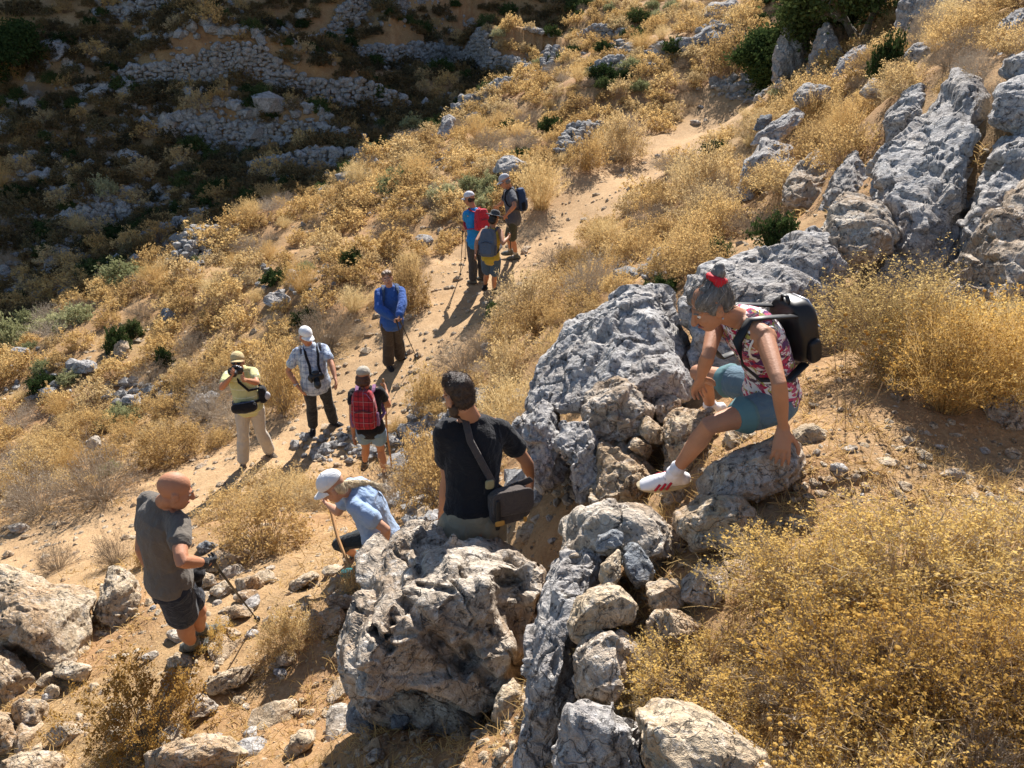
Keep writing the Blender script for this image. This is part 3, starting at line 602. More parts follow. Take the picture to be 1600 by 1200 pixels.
rubble('rubble', [(270,345,45,45,330,.085),(480,265,110,25,420,.09),(150,400,70,35,170,.09),(60,370,60,45,130,.09),(60,440,70,30,110,.08),(330,200,90,18,90,.1),(330,110,150,60,110,.1),(260,20,120,18,160,.1),(130,120,90,60,120,.11),(90,260,90,60,110,.11),
    (640,230,50,25,120,.08),(300,400,30,30,90,.09),(720,170,60,25,110,.09),(840,85,25,35,120,.1),(60,590,70,40,60,.06),(250,620,90,25,120,.07),(640,90,160,40,60,.09),(560,320,70,25,60,.07),(1000,90,60,25,110,.1),(1130,60,40,35,100,.12),(690,250,60,20,70,.08),(450,440,90,25,50,.06)]
    +[(x_, y_, 60, 24, n_, .10) for x_, y_, n_ in ((250,190,90),(350,215,100),(420,205,110),(520,200,90),(150,215,60),(200,310,80),(120,320,60),(250,60,70),(380,60,80),(480,80,60),(60,180,50),(330,260,90),(420,60,70))],
    'grey rubble slid from the terrace walls and scattered over the slopes')
rubble('path_rubble', [(500,700,40,25,45,.045),(690,650,50,25,110,.06),(760,630,60,20,140,.06),(650,700,40,40,90,.06),(545,700,60,30,50,.045),(720,700,40,30,60,.06),(620,760,30,30,40,.05),(1160,140,50,20,110,.09),(860,760,60,40,60,.05),(560,700,30,30,25,.03),(950,410,40,12,20,.04),(670,790,40,50,70,.04),(1000,430,40,8,20,.06)],
    'small broken stones beside the trail')
# outcrops on the shaded hill
for k, (x, y, wd, hg, lb) in enumerate([(28,85,26,40,'pale outcrop at the far left edge below the dark green bush'),(85,85,46,34,'large pale outcrop high on the shaded hill at left'),(50,115,24,46,'narrow pale outcrop below the large one'),(105,105,20,30,'pale fin of rock beside the large pale outcrop'),
        (120,125,16,26,'small pale outcrop under the pale fin'),(90,125,14,34,'slim leaning pale rock on the shaded hill'),(132,145,20,24,'pale rock left of the longest wall foot'),(165,145,22,30,'pale outcrop below the left end of the longest terrace wall'),(195,145,26,30,'broken pale outcrop right of the one below the longest wall'),
        (95,165,26,18,'slanting pale rock in the shaded scrub'),(37,148,14,22,'small pale rock near the left edge in shade'),(294,148,24,20,'pale rock under the middle of the longest wall'),(262,215,36,44,'tall pale outcrop in the middle of the shaded hill'),(205,255,44,28,'hollow pale outcrop at the lower middle of the shade'),
        (202,232,14,14,'small bright rock above the hollow outcrop'),(216,218,10,12,'tiny pale rock left of the tall outcrop'),(5,205,22,40,'pale outcrop cut by the left edge'),(135,237,20,16,'low pale rock in the left shade'),(100,280,26,20,'cream rock near the lower left shade'),(228,58,16,20,'pale rock above the left end of the longest wall'),
        (228,158,10,10,'small pale stone in the shaded scrub right of the outcrops'),(475,25,30,14,'pale ledge left of the topmost terrace wall'),(130,405,14,12,'bright stone at the shade edge'),(172,415,20,16,'cream stone at the shade edge beside the lowest wall')]):
    d = hits_fast(x, y); rs = np.random.RandomState(k+300); wd *= 1.3; hg *= 1.3; y -= hg*.12
    ol = [(x+wd/2*math.cos(t)*rs.uniform(.75, 1.15), y-hg*.1+hg*.5*math.sin(t)*rs.uniform(.75, 1.15)) for t in np.linspace(0, 2*math.pi, 10)[:-1]]
    boulder(ol, d, .35*wd*d/F, lb, M_GREY if k % 3 else M_WARM, 'rock', res=5, amp=1.3)
# --- the tree above the two pillars
def tree(px, py, d, h, wid, label, seed):
    rs = np.random.RandomState(seed); p = at(px, py, d); root = empty('evergreen_tree', (p.x, p.y, hz(p.x, p.y)-.1)); tag(root, label, 'tree')
    bm = bmesh.new(); tips = []
    def limb(a, b, r0, r1, sides=7):
        ax = (b-a).normalized(); s = ax.orthogonal().normalized(); t = ax.cross(s); R0 = []; R1 = []
        for k in range(sides):
            c, q = math.cos(k*2*math.pi/sides), math.sin(k*2*math.pi/sides); R0.append(bm.verts.new(a+(s*c+t*q)*r0)); R1.append(bm.verts.new(b+(s*c+t*q)*r1))
        for k in range(sides): bm.faces.new([R0[k], R0[(k+1) % sides], R1[(k+1) % sides], R1[k]])
    def grow(a, dirv, ln, r, depth):
        b = a+dirv*ln; limb(a, b, r, r*.7)
        if depth == 0: tips.append(b); return
        for k in range(3 if depth > 1 else 4):
            nd = (dirv+Vector(rs.normal(size=3))*.62+Vector((0, 0, .05))).normalized(); grow(b, nd, ln*rs.uniform(.62, .85), r*.62, depth-1)
    for k in range(3):
        grow(Vector((rs.normal()*.1, rs.normal()*.1, 0)), Vector((rs.normal()*.55, rs.normal()*.4, 1)).normalized(), h*.27, .10, 4)
    me = bpy.data.meshes.new('trunk'); bm.to_mesh(me); bm.free(); me.materials.append(M_BARK); link('trunk', me, root)
    T = np.array([t[:] for t in tips]); n = len(T); out = []
    k = np.repeat(np.arange(n), 60); C = T[k]+rs.normal(size=(len(k), 3))*[.24, .24, .16]*h/2.6
    leaves(C, .055, rs, 0, out, 1.9)
    link('crown', pack('crown', out, [M_GREEN]), root); return root
gb = NG('bark'); M_BARK = gb.fin(gb.ramp(gb.noise(14, 5, .7, gb.coord()), [(.3, (.09, .075, .06)), (.7, (.24, .21, .17))]), .95)
# ---------------------------------------------------------------- vegetation
def leaf_material(name, stops, trans=.45, hue_noise=3.0):
    g = NG(name); oi = g.n('ObjectInfo').outputs['Random']
    P = g.coord('Object'); f = g.math('ADD', g.math('MULTIPLY', oi, .62), g.math('MULTIPLY', g.noise(hue_noise, 3, .7, P), .42))
    c = g.ramp(f, stops)
    d = g.n('BsdfDiffuse', {'Color': c}); t = g.n('BsdfTranslucent', {'Color': c})
    mx = g.n('MixShader', {0: trans}); g.t.links.new(d.outputs[0], mx.inputs[1]); g.t.links.new(t.outputs[0], mx.inputs[2])
    g.t.links.new(mx.outputs[0], g.out.inputs[0]); return g.m
def plain(name, c, rough=.8, spec=.3, **kw):
    g = NG(name); return g.fin(c, rough, None, spec)
M_GOLD = leaf_material('golden_leaves', [(.1, (.34, .23, .11)), (.35, (.53, .36, .15)), (.6, (.66, .47, .205)), (.85, (.53, .41, .23))])
M_YEL = leaf_material('yellow_leaves', [(.12, (.22, .13, .05)), (.3, (.46, .28, .08)), (.55, (.62, .40, .11)), (.85, (.70, .52, .20))], .5, 26)
M_PALEY = leaf_material('pale_yellow_leaves', [(.15, (.36, .25, .10)), (.45, (.58, .43, .18)), (.8, (.66, .54, .28))], .5, 22)
M_STRAW = leaf_material('straw', [(.15, (.50, .33, .13)), (.5, (.62, .44, .20)), (.85, (.66, .52, .28))], .45)
M_GREYT = leaf_material('dead_twigs', [(.15, (.20, .155, .11)), (.5, (.33, .265, .195)), (.85, (.44, .37, .29))], .15)
M_STEM = leaf_material('brown_stems', [(.2, (.20, .135, .085)), (.6, (.36, .27, .17)), (.9, (.50, .41, .29))], .2)
M_GREEN = leaf_material('dark_green_leaves', [(.15, (.030, .048, .018)), (.5, (.055, .085, .028)), (.85, (.10, .125, .045))], .25)
M_PALEG = leaf_material('pale_green_leaves', [(.15, (.22, .235, .11)), (.5, (.34, .345, .18)), (.85, (.44, .42, .24))], .35)
M_DUSK = leaf_material('dusky_scrub_leaves', [(.12, (.05, .055, .034)), (.35, (.11, .085, .045)), (.6, (.21, .145, .065)), (.85, (.13, .12, .065))], .3)  # darker leaf colours for scrub standing in shade

def ribbons(pts, wid, rs, mi, out):
    """pts (n,k,3) polylines -> flat tapered blades"""
    n, k, _ = pts.shape
    t = nrm(pts[:, -1]-pts[:, 0]); r = nrm(np.cross(t, nrm(rs.normal(size=(n, 3)))))
    tp = np.linspace(1, .35, k)[None, :, None]; w = np.asarray(wid).reshape(-1, 1, 1)*tp
    A = pts-r[:, None]*w/2; B = pts+r[:, None]*w/2
    V = np.stack([A, B], 2).reshape(n, 2*k, 3)
    b = (np.arange(n)*2*k)[:, None]; Fs = []
    for j in range(k-1): Fs.append(np.concatenate([b+2*j, b+2*j+1, b+2*j+3, b+2*j+2], 1))
    out.append((V.reshape(-1, 3), np.concatenate(Fs), mi))
def leaves(C, size, rs, mi, out, long=1.7):
    n = len(C); a = nrm(rs.normal(size=(n, 3))); b = nrm(np.cross(a, rs.normal(size=(n, 3))))
    s = (np.asarray(size)*rs.uniform(.6, 1.3, n))[:, None]
    V = np.stack([C-a*s*long*.5, C+b*s*.5, C+a*s*long*.5, C-b*s*.5], 1).reshape(-1, 3)
    b0 = (np.arange(n)*4)[:, None]; out.append((V, np.concatenate([b0, b0+1, b0+2, b0+3], 1), mi))
def pack(name, out, mats):
    o = 0; Vs = []; Fs = []; M = []
    for V, Fc, mi in out: Vs.append(V); Fs.append(Fc+o); M.append(np.full(len(Fc), mi)); o += len(V)
    return fast_mesh(name, np.concatenate(Vs), np.concatenate(Fs), mats, False, np.concatenate(M))
def bush(name, seed, Rr=.5, H=.5, stems=110, sub=4, leaf=6, ls=.02, tw=.006, mats=None, lean=.25, shell=.55, upright=0.0, lumps=3):
    rs = np.random.RandomState(seed); out = []
    az = rs.uniform(0, 2*math.pi, stems); el = np.arccos(rs.uniform(0.02, 1, stems)); el = el*(1-upright*.6)
    lump = 1+.22*np.sin(az*lumps+rs.uniform(0, 6))*np.sin(el)+.12*np.sin(az*5+rs.uniform(0, 6))
    L = rs.uniform(.58, 1.1, stems)*lump
    tip = np.c_[np.cos(az)*np.sin(el)*Rr*L, np.sin(az)*np.sin(el)*Rr*L, np.cos(el)*H*L+.02]
    base = np.c_[np.cos(az), np.sin(az), np.zeros(stems)]*rs.uniform(0, .22*Rr, (stems, 1))
    mid = base*.45+tip*.55+np.c_[np.zeros((stems, 2)), np.full(stems, .10*H)]+rs.normal(size=(stems, 3))*.05*Rr
    q1 = base*.3+mid*.7
    ribbons(np.stack([base, q1, mid*.5+tip*.5+rs.normal(size=(stems, 3))*.02*Rr, tip], 1), np.full(stems, tw), rs, 0, out)
    # side twigs
    n = stems*sub; k = np.repeat(np.arange(stems), sub); t = rs.uniform(.25, .98, n)[:, None]
    p0 = mid[k]*(1-t)+tip[k]*t; dirn = nrm(nrm(tip[k]-base[k])+rs.normal(size=(n, 3))*.75+[0, 0, .25])
    ln = rs.uniform(.10, .26, n)[:, None]*Rr; p1 = p0+dirn*ln*.5+rs.normal(size=(n, 3))*.012*Rr; p2 = p0+dirn*ln
    p2[:, 2] = np.maximum(p2[:, 2], .01)
    ribbons(np.stack([p0, p1, p2], 1), np.full(n, tw*.6), rs, 0, out)
    if leaf:
        m = n*leaf; kk = np.repeat(np.arange(n), leaf); u = np.power(rs.uniform(0, 1, m), shell)[:, None]; szv = np.repeat(rs.uniform(.6, 1.4, n), leaf)
        C = p0[kk]*(1-u)+p2[kk]*u+rs.normal(size=(m, 3))*ls*.8; C[:, 2] = np.maximum(C[:, 2], .01)
        leaves(C, ls*szv, rs, 1, out)
    return pack(name, out, mats)
GS = [M_STEM, M_GOLD]; YS = [M_STEM, M_YEL]; DG = [M_STEM, M_GREEN]; PG = [M_STEM, M_PALEG]; GT = [M_GREYT, M_GREYT]; ST = [M_STRAW, M_STRAW]; DU = [M_STEM, M_DUSK]
# far (instanced in the hundreds), middle and near versions
P_FAR = [bush('dry_bush', 10+i, .5, .42+.05*i, 100, 4, 4, .030, .008, GS) for i in range(4)]
P_MID = [bush('dry_bush', 20+i, .5, .44+.05*(i % 3), 230, 6, 5, .0135, .0048, GS, lumps=2+i % 3) for i in range(4)]
P_GREY = [bush('dead_bush', 30+i, .5, .45, 260, 6, 1, .010, .0045, GT, upright=.1) for i in range(2)]
P_STRAW = [bush('straw_tuft', 40+i, .42, .48, 320, 3, 3, .009, .004, ST, upright=.45, shell=1) for i in range(3)]
P_GREEN = [bush('green_shrub', 50+i, .5, .42, 120, 5, 7, .034, .007, DG, shell=.8) for i in range(2)]
P_PALE = [bush('pale_green_shrub', 60+i, .45, .4, 110, 5, 6, .026, .007, PG, shell=.4) for i in range(2)]
P_DUSK = [bush('dusky_bush', 70+i, .5, .42+.05*i, 90, 4, 5, .038, .008, DU) for i in range(4)]
def plant(me, name, p, s, label, cat, group=None, rz=None, sx=1.0, sz=1.0, rs=random):
    o = link(name, me, loc=p); o.rotation_euler = (0, 0, rs.uniform(0, 6.28) if rz is None else rz)
    o.scale = (s*sx, s*sx, s*sz); tag(o, label, cat, group); return o
TAKEN = []                                         # (x, y, radius) already covered
def take(x, y, r): TAKEN.append((x, y, r))
def pl(kind, px, py, wpx, hpx, label, d=None, cat='bush'):
    """a plant whose base centre is seen at (px,py), wpx wide and hpx tall in the photograph"""
    d = d or hits(px, py, height, 3.0); p = at(px, py, d); Rw = wpx*d/F/2*.86; Hh = hpx*d/F/1.0
    me, name, r0, h0 = {'gold': (random.choice(P_MID), 'dry_bush', .5, .48), 'grey': (random.choice(P_GREY), 'dead_bush', .5, .46), 'straw': (random.choice(P_STRAW), 'straw_tuft', .42, .48),
        'green': (random.choice(P_GREEN), 'green_shrub', .5, .42), 'pale': (random.choice(P_PALE), 'pale_green_shrub', .45, .4)}[kind]
    o = link(name, me, loc=(p.x, p.y, hz(p.x, p.y)-.03)); o.rotation_euler = (0, 0, random.uniform(0, 6.28)); o.scale = (Rw/r0, Rw/r0, Hh/h0)
    tag(o, label, cat); take(p.x, p.y, Rw*.8); return o
# --- bushes one can point to
pl('gold', 415, 850, 190, 80, 'wide golden bush between the man in grey and the white-capped woman')
pl('gold', 640, 480, 95, 85, 'orange-gold bush beside the person in the blue jacket')
pl('gold', 265, 715, 150, 65, 'golden bush at the lower edge of the trail left of the yellow shirt')
pl('grey', 160, 780, 190, 90, 'large grey-brown bush on the trail edge at lower left')
pl('grey', 60, 800, 150, 80, 'silvery dead bush at the left edge of the trail')
pl('grey', 510, 540, 120, 75, 'grey dead bush behind the man in the plaid shirt')
pl('gold', 445, 640, 90, 110, 'golden bush between the yellow shirt and the plaid shirt')
pl('grey', 330, 650, 110, 55, 'grey-brown bush left of the photographer legs')
pl('straw', 845, 325, 120, 80, 'blond bush on the trail edge right of the man in the grey cap')
pl('gold', 915, 262, 80, 55, 'brown-gold bush in front of the ruined stone wall')
pl('gold', 975, 250, 95, 75, 'bright gold bush right of the ruined stone wall')
pl('gold', 1100, 318, 140, 85, 'brown-gold bush on the right edge of the trail below the square rock')
pl('grey', 1015, 368, 100, 55, 'grey-brown twiggy bush on the right edge of the trail')
pl('grey', 925, 465, 130, 75, 'dead grey bush above the left end of the long slab')
pl('gold', 820, 500, 130, 85, 'golden bush on the slope right of the hikers shadows')
pl('gold', 800, 590, 120, 80, 'golden-brown bush left of the long slab')
pl('gold', 1040, 430, 100, 60, 'yellow-gold bush above the long slab')
pl('green', 1215, 385, 90, 50, 'dark green shrub left of the rounded boulder')
pl('green', 1120, 405, 50, 32, 'small dark green shrub left of the larger green shrub', cat='shrub')
pl('green', 1040, 455, 70, 25, 'grey-green low shrub right behind the long slab')
pl('gold', 1090, 385, 110, 55, 'orange-brown bush below the small brown stone')
pl('straw', 1270, 215, 110, 70, 'orange-blond grass tuft above the broken rock')
pl('gold', 1345, 190, 70, 50, 'brown bush on the saddle left of the pinnacle')
pl('straw', 1320, 215, 110, 60, 'blond grass tuft on the saddle above the triangular rock')
pl('green', 1390, 100, 70, 60, 'round dark green bush right of the pale ridged rock', 13.2)
pl('grey', 1440, 75, 80, 65, 'tan twiggy bush beside the round green bush', 13.4)
pl('gold', 1400, 135, 80, 35, 'rust-gold bush above the pinnacle', 11.5)
pl('gold', 1145, 115, 120, 70, 'large olive-gold bush at the foot of the tree')
pl('grey', 1565, 190, 100, 70, 'brown bush growing out of the cliff rock at the right edge')
pl('grey', 1520, 150, 70, 45, 'tan bush on the slope behind the tallest cliff rock')
pl('straw', 1600, 240, 70, 50, 'grass tuft in the cleft at the right edge')
pl('grey', 1390, 1010, 150, 110, 'grey dead twigs inside the foreground thicket', 2.55)
pl('grey', 1540, 1150, 170, 110, 'bleached dead twigs in the bottom right of the thicket', 2.2)
pl('grey', 1190, 1080, 110, 80, 'grey dead twigs right of the pile of stones', 2.6)
pl('gold', 690, 760, 80, 65, 'small golden bush left of the man in black')
pl('gold', 670, 640, 80, 70, 'pale gold bush above the man in black')
pl('gold', 560, 930, 80, 60, 'low yellow bush at the staff of the white-capped woman')
pl('gold', 455, 1010, 110, 85, 'spindly yellow-green bush left of the white pitted rock')
pl('straw', 640, 430, 60, 40, 'straw tuft above the orange-gold bush')
pl('grey', 180, 880, 80, 60, 'thin grey dead bush behind the upright tan rock')
pl('gold', 235, 880, 60, 60, 'yellow tuft at the back of the man in grey')
pl('grey', 90, 890, 90, 50, 'brown twiggy bush behind the huge cream boulder')
pl('green', 185, 545, 45, 35, 'dark green shrub on the left slope above the cream rock')
pl('green', 210, 525, 40, 25, 'smaller dark green shrub beside the other on the left slope')
pl('green', 258, 570, 34, 28, 'round dark green shrub left of the yellow cap')
pl('green', 550, 412, 44, 22, 'flat dark green shrub on the mid slope')
pl('green', 70, 605, 60, 22, 'low dark green shrub among the grey stones at left')
pl('pale', 15, 545, 70, 50, 'pale green shrub at the left edge near the shade line')
pl('pale', 50, 510, 60, 30, 'second pale green shrub near the left shade line')
pl('pale', 655, 270, 40, 16, 'pale green patch of shrub on the mid slope above the hikers')
pl('pale', 765, 293, 40, 22, 'pale green shrub behind the hikers heads')
# --- large near bushes, built in more detail
def near_bush(seed, Rr, H, stems, sub, leaf, ls, tw, mats=YS, **kw): return bush('yellow_bush', seed, Rr, H, stems, sub, leaf, ls, tw, mats, **kw)
N1 = [near_bush(81+i, .5, .46, 300, 8, 4, .0098, .0052, upright=.25, lumps=2+i, shell=.38) for i in range(3)]
N2 = near_bush(85, .62, .95, 520, 10, 5, .0085, .0036, [M_STEM, M_PALEY], upright=.25, shell=.5)
for px, py, d, s, sz, lb in [(1245,940,2.95,.66,.72,'yellow bush at the left of the foreground thicket beside the rounded tan rock'),(1400,915,3.0,.8,.72,'yellow bush at the back of the foreground thicket along the bare trail'),
        (1560,915,3.0,.8,.72,'yellow bush at the back right of the foreground thicket'),(1330,1060,2.5,.72,.8,'yellow bush in the middle of the foreground thicket'),
        (1500,1060,2.45,.72,.8,'dense yellow bush right of the middle of the foreground thicket'),(1640,1060,2.5,.7,.7,'yellow bush at the right edge in the foreground thicket'),
        (1090,1065,2.72,.55,.75,'low yellow bush with bare twigs spilling over the pile of stones'),(1240,1180,2.15,.55,.8,'yellow bush nearest the bright cream rock'),
        (1430,1230,2.05,.62,.85,'yellow bush at the lower edge of the foreground thicket'),(1610,1240,2.05,.42,.55,'sparse yellow bush in the bottom right corner'),(1000,1040,2.9,.42,.6,'small twiggy yellow bush over the pale hidden rock')]:
    p = at(px, py, d); z = min(hz(p.x, p.y)-.02, p.z+.1)
    if px in (1090, 1000): z = p.z-.08
    o = link('yellow_bush', N1[int(px) % 3], loc=(p.x, p.y, z)); o.scale = (s, s, s*sz); o.rotation_euler = (0, 0, px*1.7)
    tag(o, lb, 'bush'); take(p.x, p.y, .5*s)
for px, py, d, s, sz, lb in [(1390,600,4.75,.9,.72,'tall pale yellow bush behind the black backpack'),(1530,560,4.9,.75,.45,'yellow bush at the foot of the nearest cliff rock')]:
    p = at(px, py, d); o = link('yellow_bush', N2, loc=(p.x, p.y, hz(p.x, p.y)-.03)); o.scale = (s, s, s*sz); o.rotation_euler = (0, 0, px); tag(o, lb, 'bush'); take(p.x, p.y, .6*s)
N3 = bush('straw_bush', 91, .5, .62, 620, 6, 3, .009, .003, [M_STRAW, M_YEL], upright=.35)
for px, py, d, s, lb in [(1470,665,4.3,.85,'pinkish straw bush with fine upright stems beside the bare trail'),(1590,640,4.3,.9,'yellow straw bush at the right edge above the dark rock')]:
    p = at(px, py, d); o = link('straw_bush', N3, loc=(p.x, p.y, hz(p.x, p.y)-.02)); o.scale = (s,)*3; o.rotation_euler = (0, 0, px); tag(o, lb, 'bush'); take(p.x, p.y, .5*s)
N4 = bush('yellow_bush', 95, .5, .5, 150, 9, 7, .011, .0035, YS, upright=.1, lumps=4)
pb = pl('gold', 225, 1150, 240, 130, 'spreading yellow-green bush in the lower left between the bare rocks'); pb.data = N4; pb.name = 'yellow_bush'
pb = pl('gold', 340, 1010, 100, 40, 'low yellow growth at the boots of the man in grey'); pb.data = N4; pb.name = 'yellow_bush'
# tall dry flower stalks with ball whorls
def stalks(seed, n, H):
    rs = np.random.RandomState(seed); out = []
    for k in range(n):
        a = rs.uniform(0, 6.28); b = np.array([math.cos(a), math.sin(a), 0])*rs.uniform(0, .12); t = b*2.1+[rs.normal()*.03, rs.normal()*.03, H*rs.uniform(.7, 1.1)]
        for q in range(2): ribbons(np.stack([b, b*.5+t*.5+[0, 0, .02], t])[None], [.006], rs, 0, out)
        V, Fc = ico(1)
        for j in range(rs.randint(2, 5)):
            c = b+(t-b)*(1-.13*j); r = .014*(1-.08*j)
            Q = V*r*[1, 1, .75]+c; out.append((Q, np.c_[Fc, Fc[:, 2]][:, [0, 1, 2, 2]][:, :4], 1))
    return out
def stalk_mesh(seed, n, H):
    bm = bmesh.new(); me = bpy.data.meshes.new('flower_stalks'); rs = np.random.RandomState(seed)
    for m in (M_STEM, M_YEL): me.materials.append(m)
    V, Fc = ico(2)
    for k in range(n):
        a = rs.uniform(0, 6.28); b = np.array([math.cos(a), math.sin(a), 0])*rs.uniform(0, .12); t = b*2.0+[rs.normal()*.04, rs.normal()*.04, H*rs.uniform(.7, 1.1)]
        for w in (np.array([.0025, 0, 0]), np.array([0, .0025, 0])):
            bm.faces.new([bm.verts.new(b-w), bm.verts.new(b+w), bm.verts.new(t+w*.6), bm.verts.new(t-w*.6)])
        for j in range(rs.randint(2, 5)):
            c = b+(t-b)*(1-.12*j); r = .013*(1-.07*j); vv = [bm.verts.new(v*r*[1, 1, .7]*rs.uniform(.8, 1.2)+c) for v in V]
            for f in Fc: bm.faces.new([vv[i] for i in f]).material_index = 1
    bm.to_mesh(me); bm.free(); return me
SK = stalk_mesh(3, 9, .55)
for px, py, d, s, lb in [(1330,630,4.15,.85,'dry flower stalks with ball-shaped whorls right of the backpack'),(1345,470,5.0,.8,'dry flower stalks rising from the top of the tall yellow bush'),
        (1330,1010,2.45,.65,'single clump of ball-headed stalks inside the foreground thicket'),(1270,1120,2.1,.5,'ball-headed dry stalks near the bottom of the foreground thicket'),(1570,520,4.6,.8,'ball-headed stalks at the right edge beneath the nearest cliff rock')]:
    p = at(px, py, d); o = link('flower_stalks', SK, loc=(p.x, p.y, max(hz(p.x, p.y)-.02, p.z-.35))); o.scale = (s,)*3; o.rotation_euler = (0, 0, px); tag(o, lb, 'dry plant')
# --- the scrub that covers the slopes
FEET = [(300,990,.5),(395,735,.7),(500,675,.7),(590,750,.95),(618,568,.6),(745,445,.6),(770,450,.5),(800,408,.6),(570,900,.6),(730,880,.8)]
for fx, fy, r in FEET:
    p = ground_at(fx, fy, 3.0); take(p.x, p.y, r)
rng = random.Random(11); rsn = np.random.RandomState(11)
cand = []
pxs = np.r_[rsn.uniform(-450, 2000, 13000), rsn.uniform(100, 1660, 6000)]; pys = np.r_[rsn.uniform(-40, 1180, 13000), rsn.uniform(-40, 330, 6000)]
DS = np.geomspace(4.5, 62, 230)
def hits_many(px, py):
    out = np.full(len(px), np.nan)
    S = (600-py)/F; X = DS[None]*((px-800)/F)[:, None]; Y = DS[None]*(CP+SP*S)[:, None]; Z = DS[None]*(-SP+CP*S)[:, None]
    # height on the already computed sheet (bilinear)
    HG = zs.reshape(ny, nx); ix = np.clip(np.searchsorted(gx, X)-1, 0, nx-2); iy = np.clip(np.searchsorted(gy, Y)-1, 0, ny-2)
    fx = (X-gx[ix])/(gx[ix+1]-gx[ix]); fy = (Y-gy[iy])/(gy[iy+1]-gy[iy])
    Hh = HG[iy, ix]*(1-fx)*(1-fy)+HG[iy, ix+1]*fx*(1-fy)+HG[iy+1, ix]*(1-fx)*fy+HG[iy+1, ix+1]*fx*fy
    b = (Z-Hh) < 0; k = b.argmax(1); ok = b.any(1) & (k > 0)
    out[ok] = DS[k[ok]]; return out
dd = hits_many(pxs, pys); ok = ~np.isnan(dd); pxs, pys, dd = pxs[ok], pys[ok], dd[ok]
S = (600-pys)/F; cx = dd*(pxs-800)/F; cy = dd*(CP+SP*S)
dtr = poly_dist(cx, cy, TRAIL)[0]-.5*sstep(14.5, 18, cy); dt2 = poly_dist(cx, cy, TRAIL2)[0]
wd = np.min([poly_dist(cx, cy, q)[0] for q in WALLW], 0)
clump = fbm(np.c_[cx*.55, cy*.55, np.zeros_like(cx)], 77, 3)
items = []; cells = {}; FILL = []
def clear(x, y, r):
    for tx, ty, tr in TAKEN:
        if (x-tx)**2+(y-ty)**2 < (r*.55+tr)**2: return False
    for i in range(int(x)-1, int(x)+2):
        for j in range(int(y)-1, int(y)+2):
            for ex, ey, er in cells.get((i, j), ()):
                if (x-ex)**2+(y-ey)**2 < ((r+er)*.62)**2: return False
    return True
rock_boxes = [(o.location.x, o.location.y, .30*max(o.dimensions.x, o.dimensions.y)) for o in col.objects if o.get('category') in ('boulder', 'rock')]
for i in range(len(pxs)):
    x, y, d = cx[i], cy[i], dd[i]
    if d < 7.0 or (pxs[i] > 1100 and d < 9 and pys[i] > 300): continue
    r = rng.uniform(.22, .52)*(1.0 if d < 20 else 1.12)
    if dtr[i] < 1.05+r*.85 or dt2[i] < .7+r*.5 and d < 9 or wd[i] < .22: continue
    if clump[i] < -.42 and rng.random() < .7: continue
    if pys[i] > 800 and pxs[i] > 230 and d < 9: continue
    if not clear(x, y, r): continue
    if any((x-a)**2+(y-b)**2 < (c+r*.3)**2 for a, b, c in rock_boxes): continue
    cells.setdefault((int(x), int(y)), []).append((x, y, r)); items.append((d, x, y, r, pxs[i], pys[i]))
items.sort(key=lambda q: (not (-10 < q[4] < 1610 and q[5] > -10), -q[3]/q[0]))
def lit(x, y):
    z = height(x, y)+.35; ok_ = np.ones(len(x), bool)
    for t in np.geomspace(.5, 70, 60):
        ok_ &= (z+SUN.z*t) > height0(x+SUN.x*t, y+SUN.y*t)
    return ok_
def height0(X, Y):
    HG = zs.reshape(ny, nx); ix = np.clip(np.searchsorted(gx, X)-1, 0, nx-2); iy = np.clip(np.searchsorted(gy, Y)-1, 0, ny-2)
    fx = np.clip((X-gx[ix])/(gx[ix+1]-gx[ix]), 0, 1); fy = np.clip((Y-gy[iy])/(gy[iy+1]-gy[iy]), 0, 1)
    return HG[iy, ix]*(1-fx)*(1-fy)+HG[iy, ix+1]*fx*(1-fy)+HG[iy+1, ix]*(1-fx)*fy+HG[iy+1, ix+1]*fx*fy
# the shaded hill across the ravine carries a closed cover of low dusky scrub, leaf colour darkened wherever shade falls
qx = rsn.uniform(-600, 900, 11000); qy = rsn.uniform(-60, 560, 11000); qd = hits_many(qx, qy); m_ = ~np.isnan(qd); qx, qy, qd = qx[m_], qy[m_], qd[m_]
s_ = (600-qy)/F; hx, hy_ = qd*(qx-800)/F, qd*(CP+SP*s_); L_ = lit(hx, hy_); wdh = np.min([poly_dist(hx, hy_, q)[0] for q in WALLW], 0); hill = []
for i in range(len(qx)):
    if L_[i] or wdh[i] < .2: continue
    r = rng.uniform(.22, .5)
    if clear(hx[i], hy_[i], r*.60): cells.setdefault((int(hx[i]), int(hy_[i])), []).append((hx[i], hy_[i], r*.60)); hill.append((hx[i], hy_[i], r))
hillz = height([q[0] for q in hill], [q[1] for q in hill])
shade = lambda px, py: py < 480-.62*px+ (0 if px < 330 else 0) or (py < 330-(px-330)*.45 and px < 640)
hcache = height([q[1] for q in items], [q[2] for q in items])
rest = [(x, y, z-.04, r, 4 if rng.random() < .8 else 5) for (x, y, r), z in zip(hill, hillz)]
litk = lit(np.array([q[1] for q in items]), np.array([q[2] for q in items]))
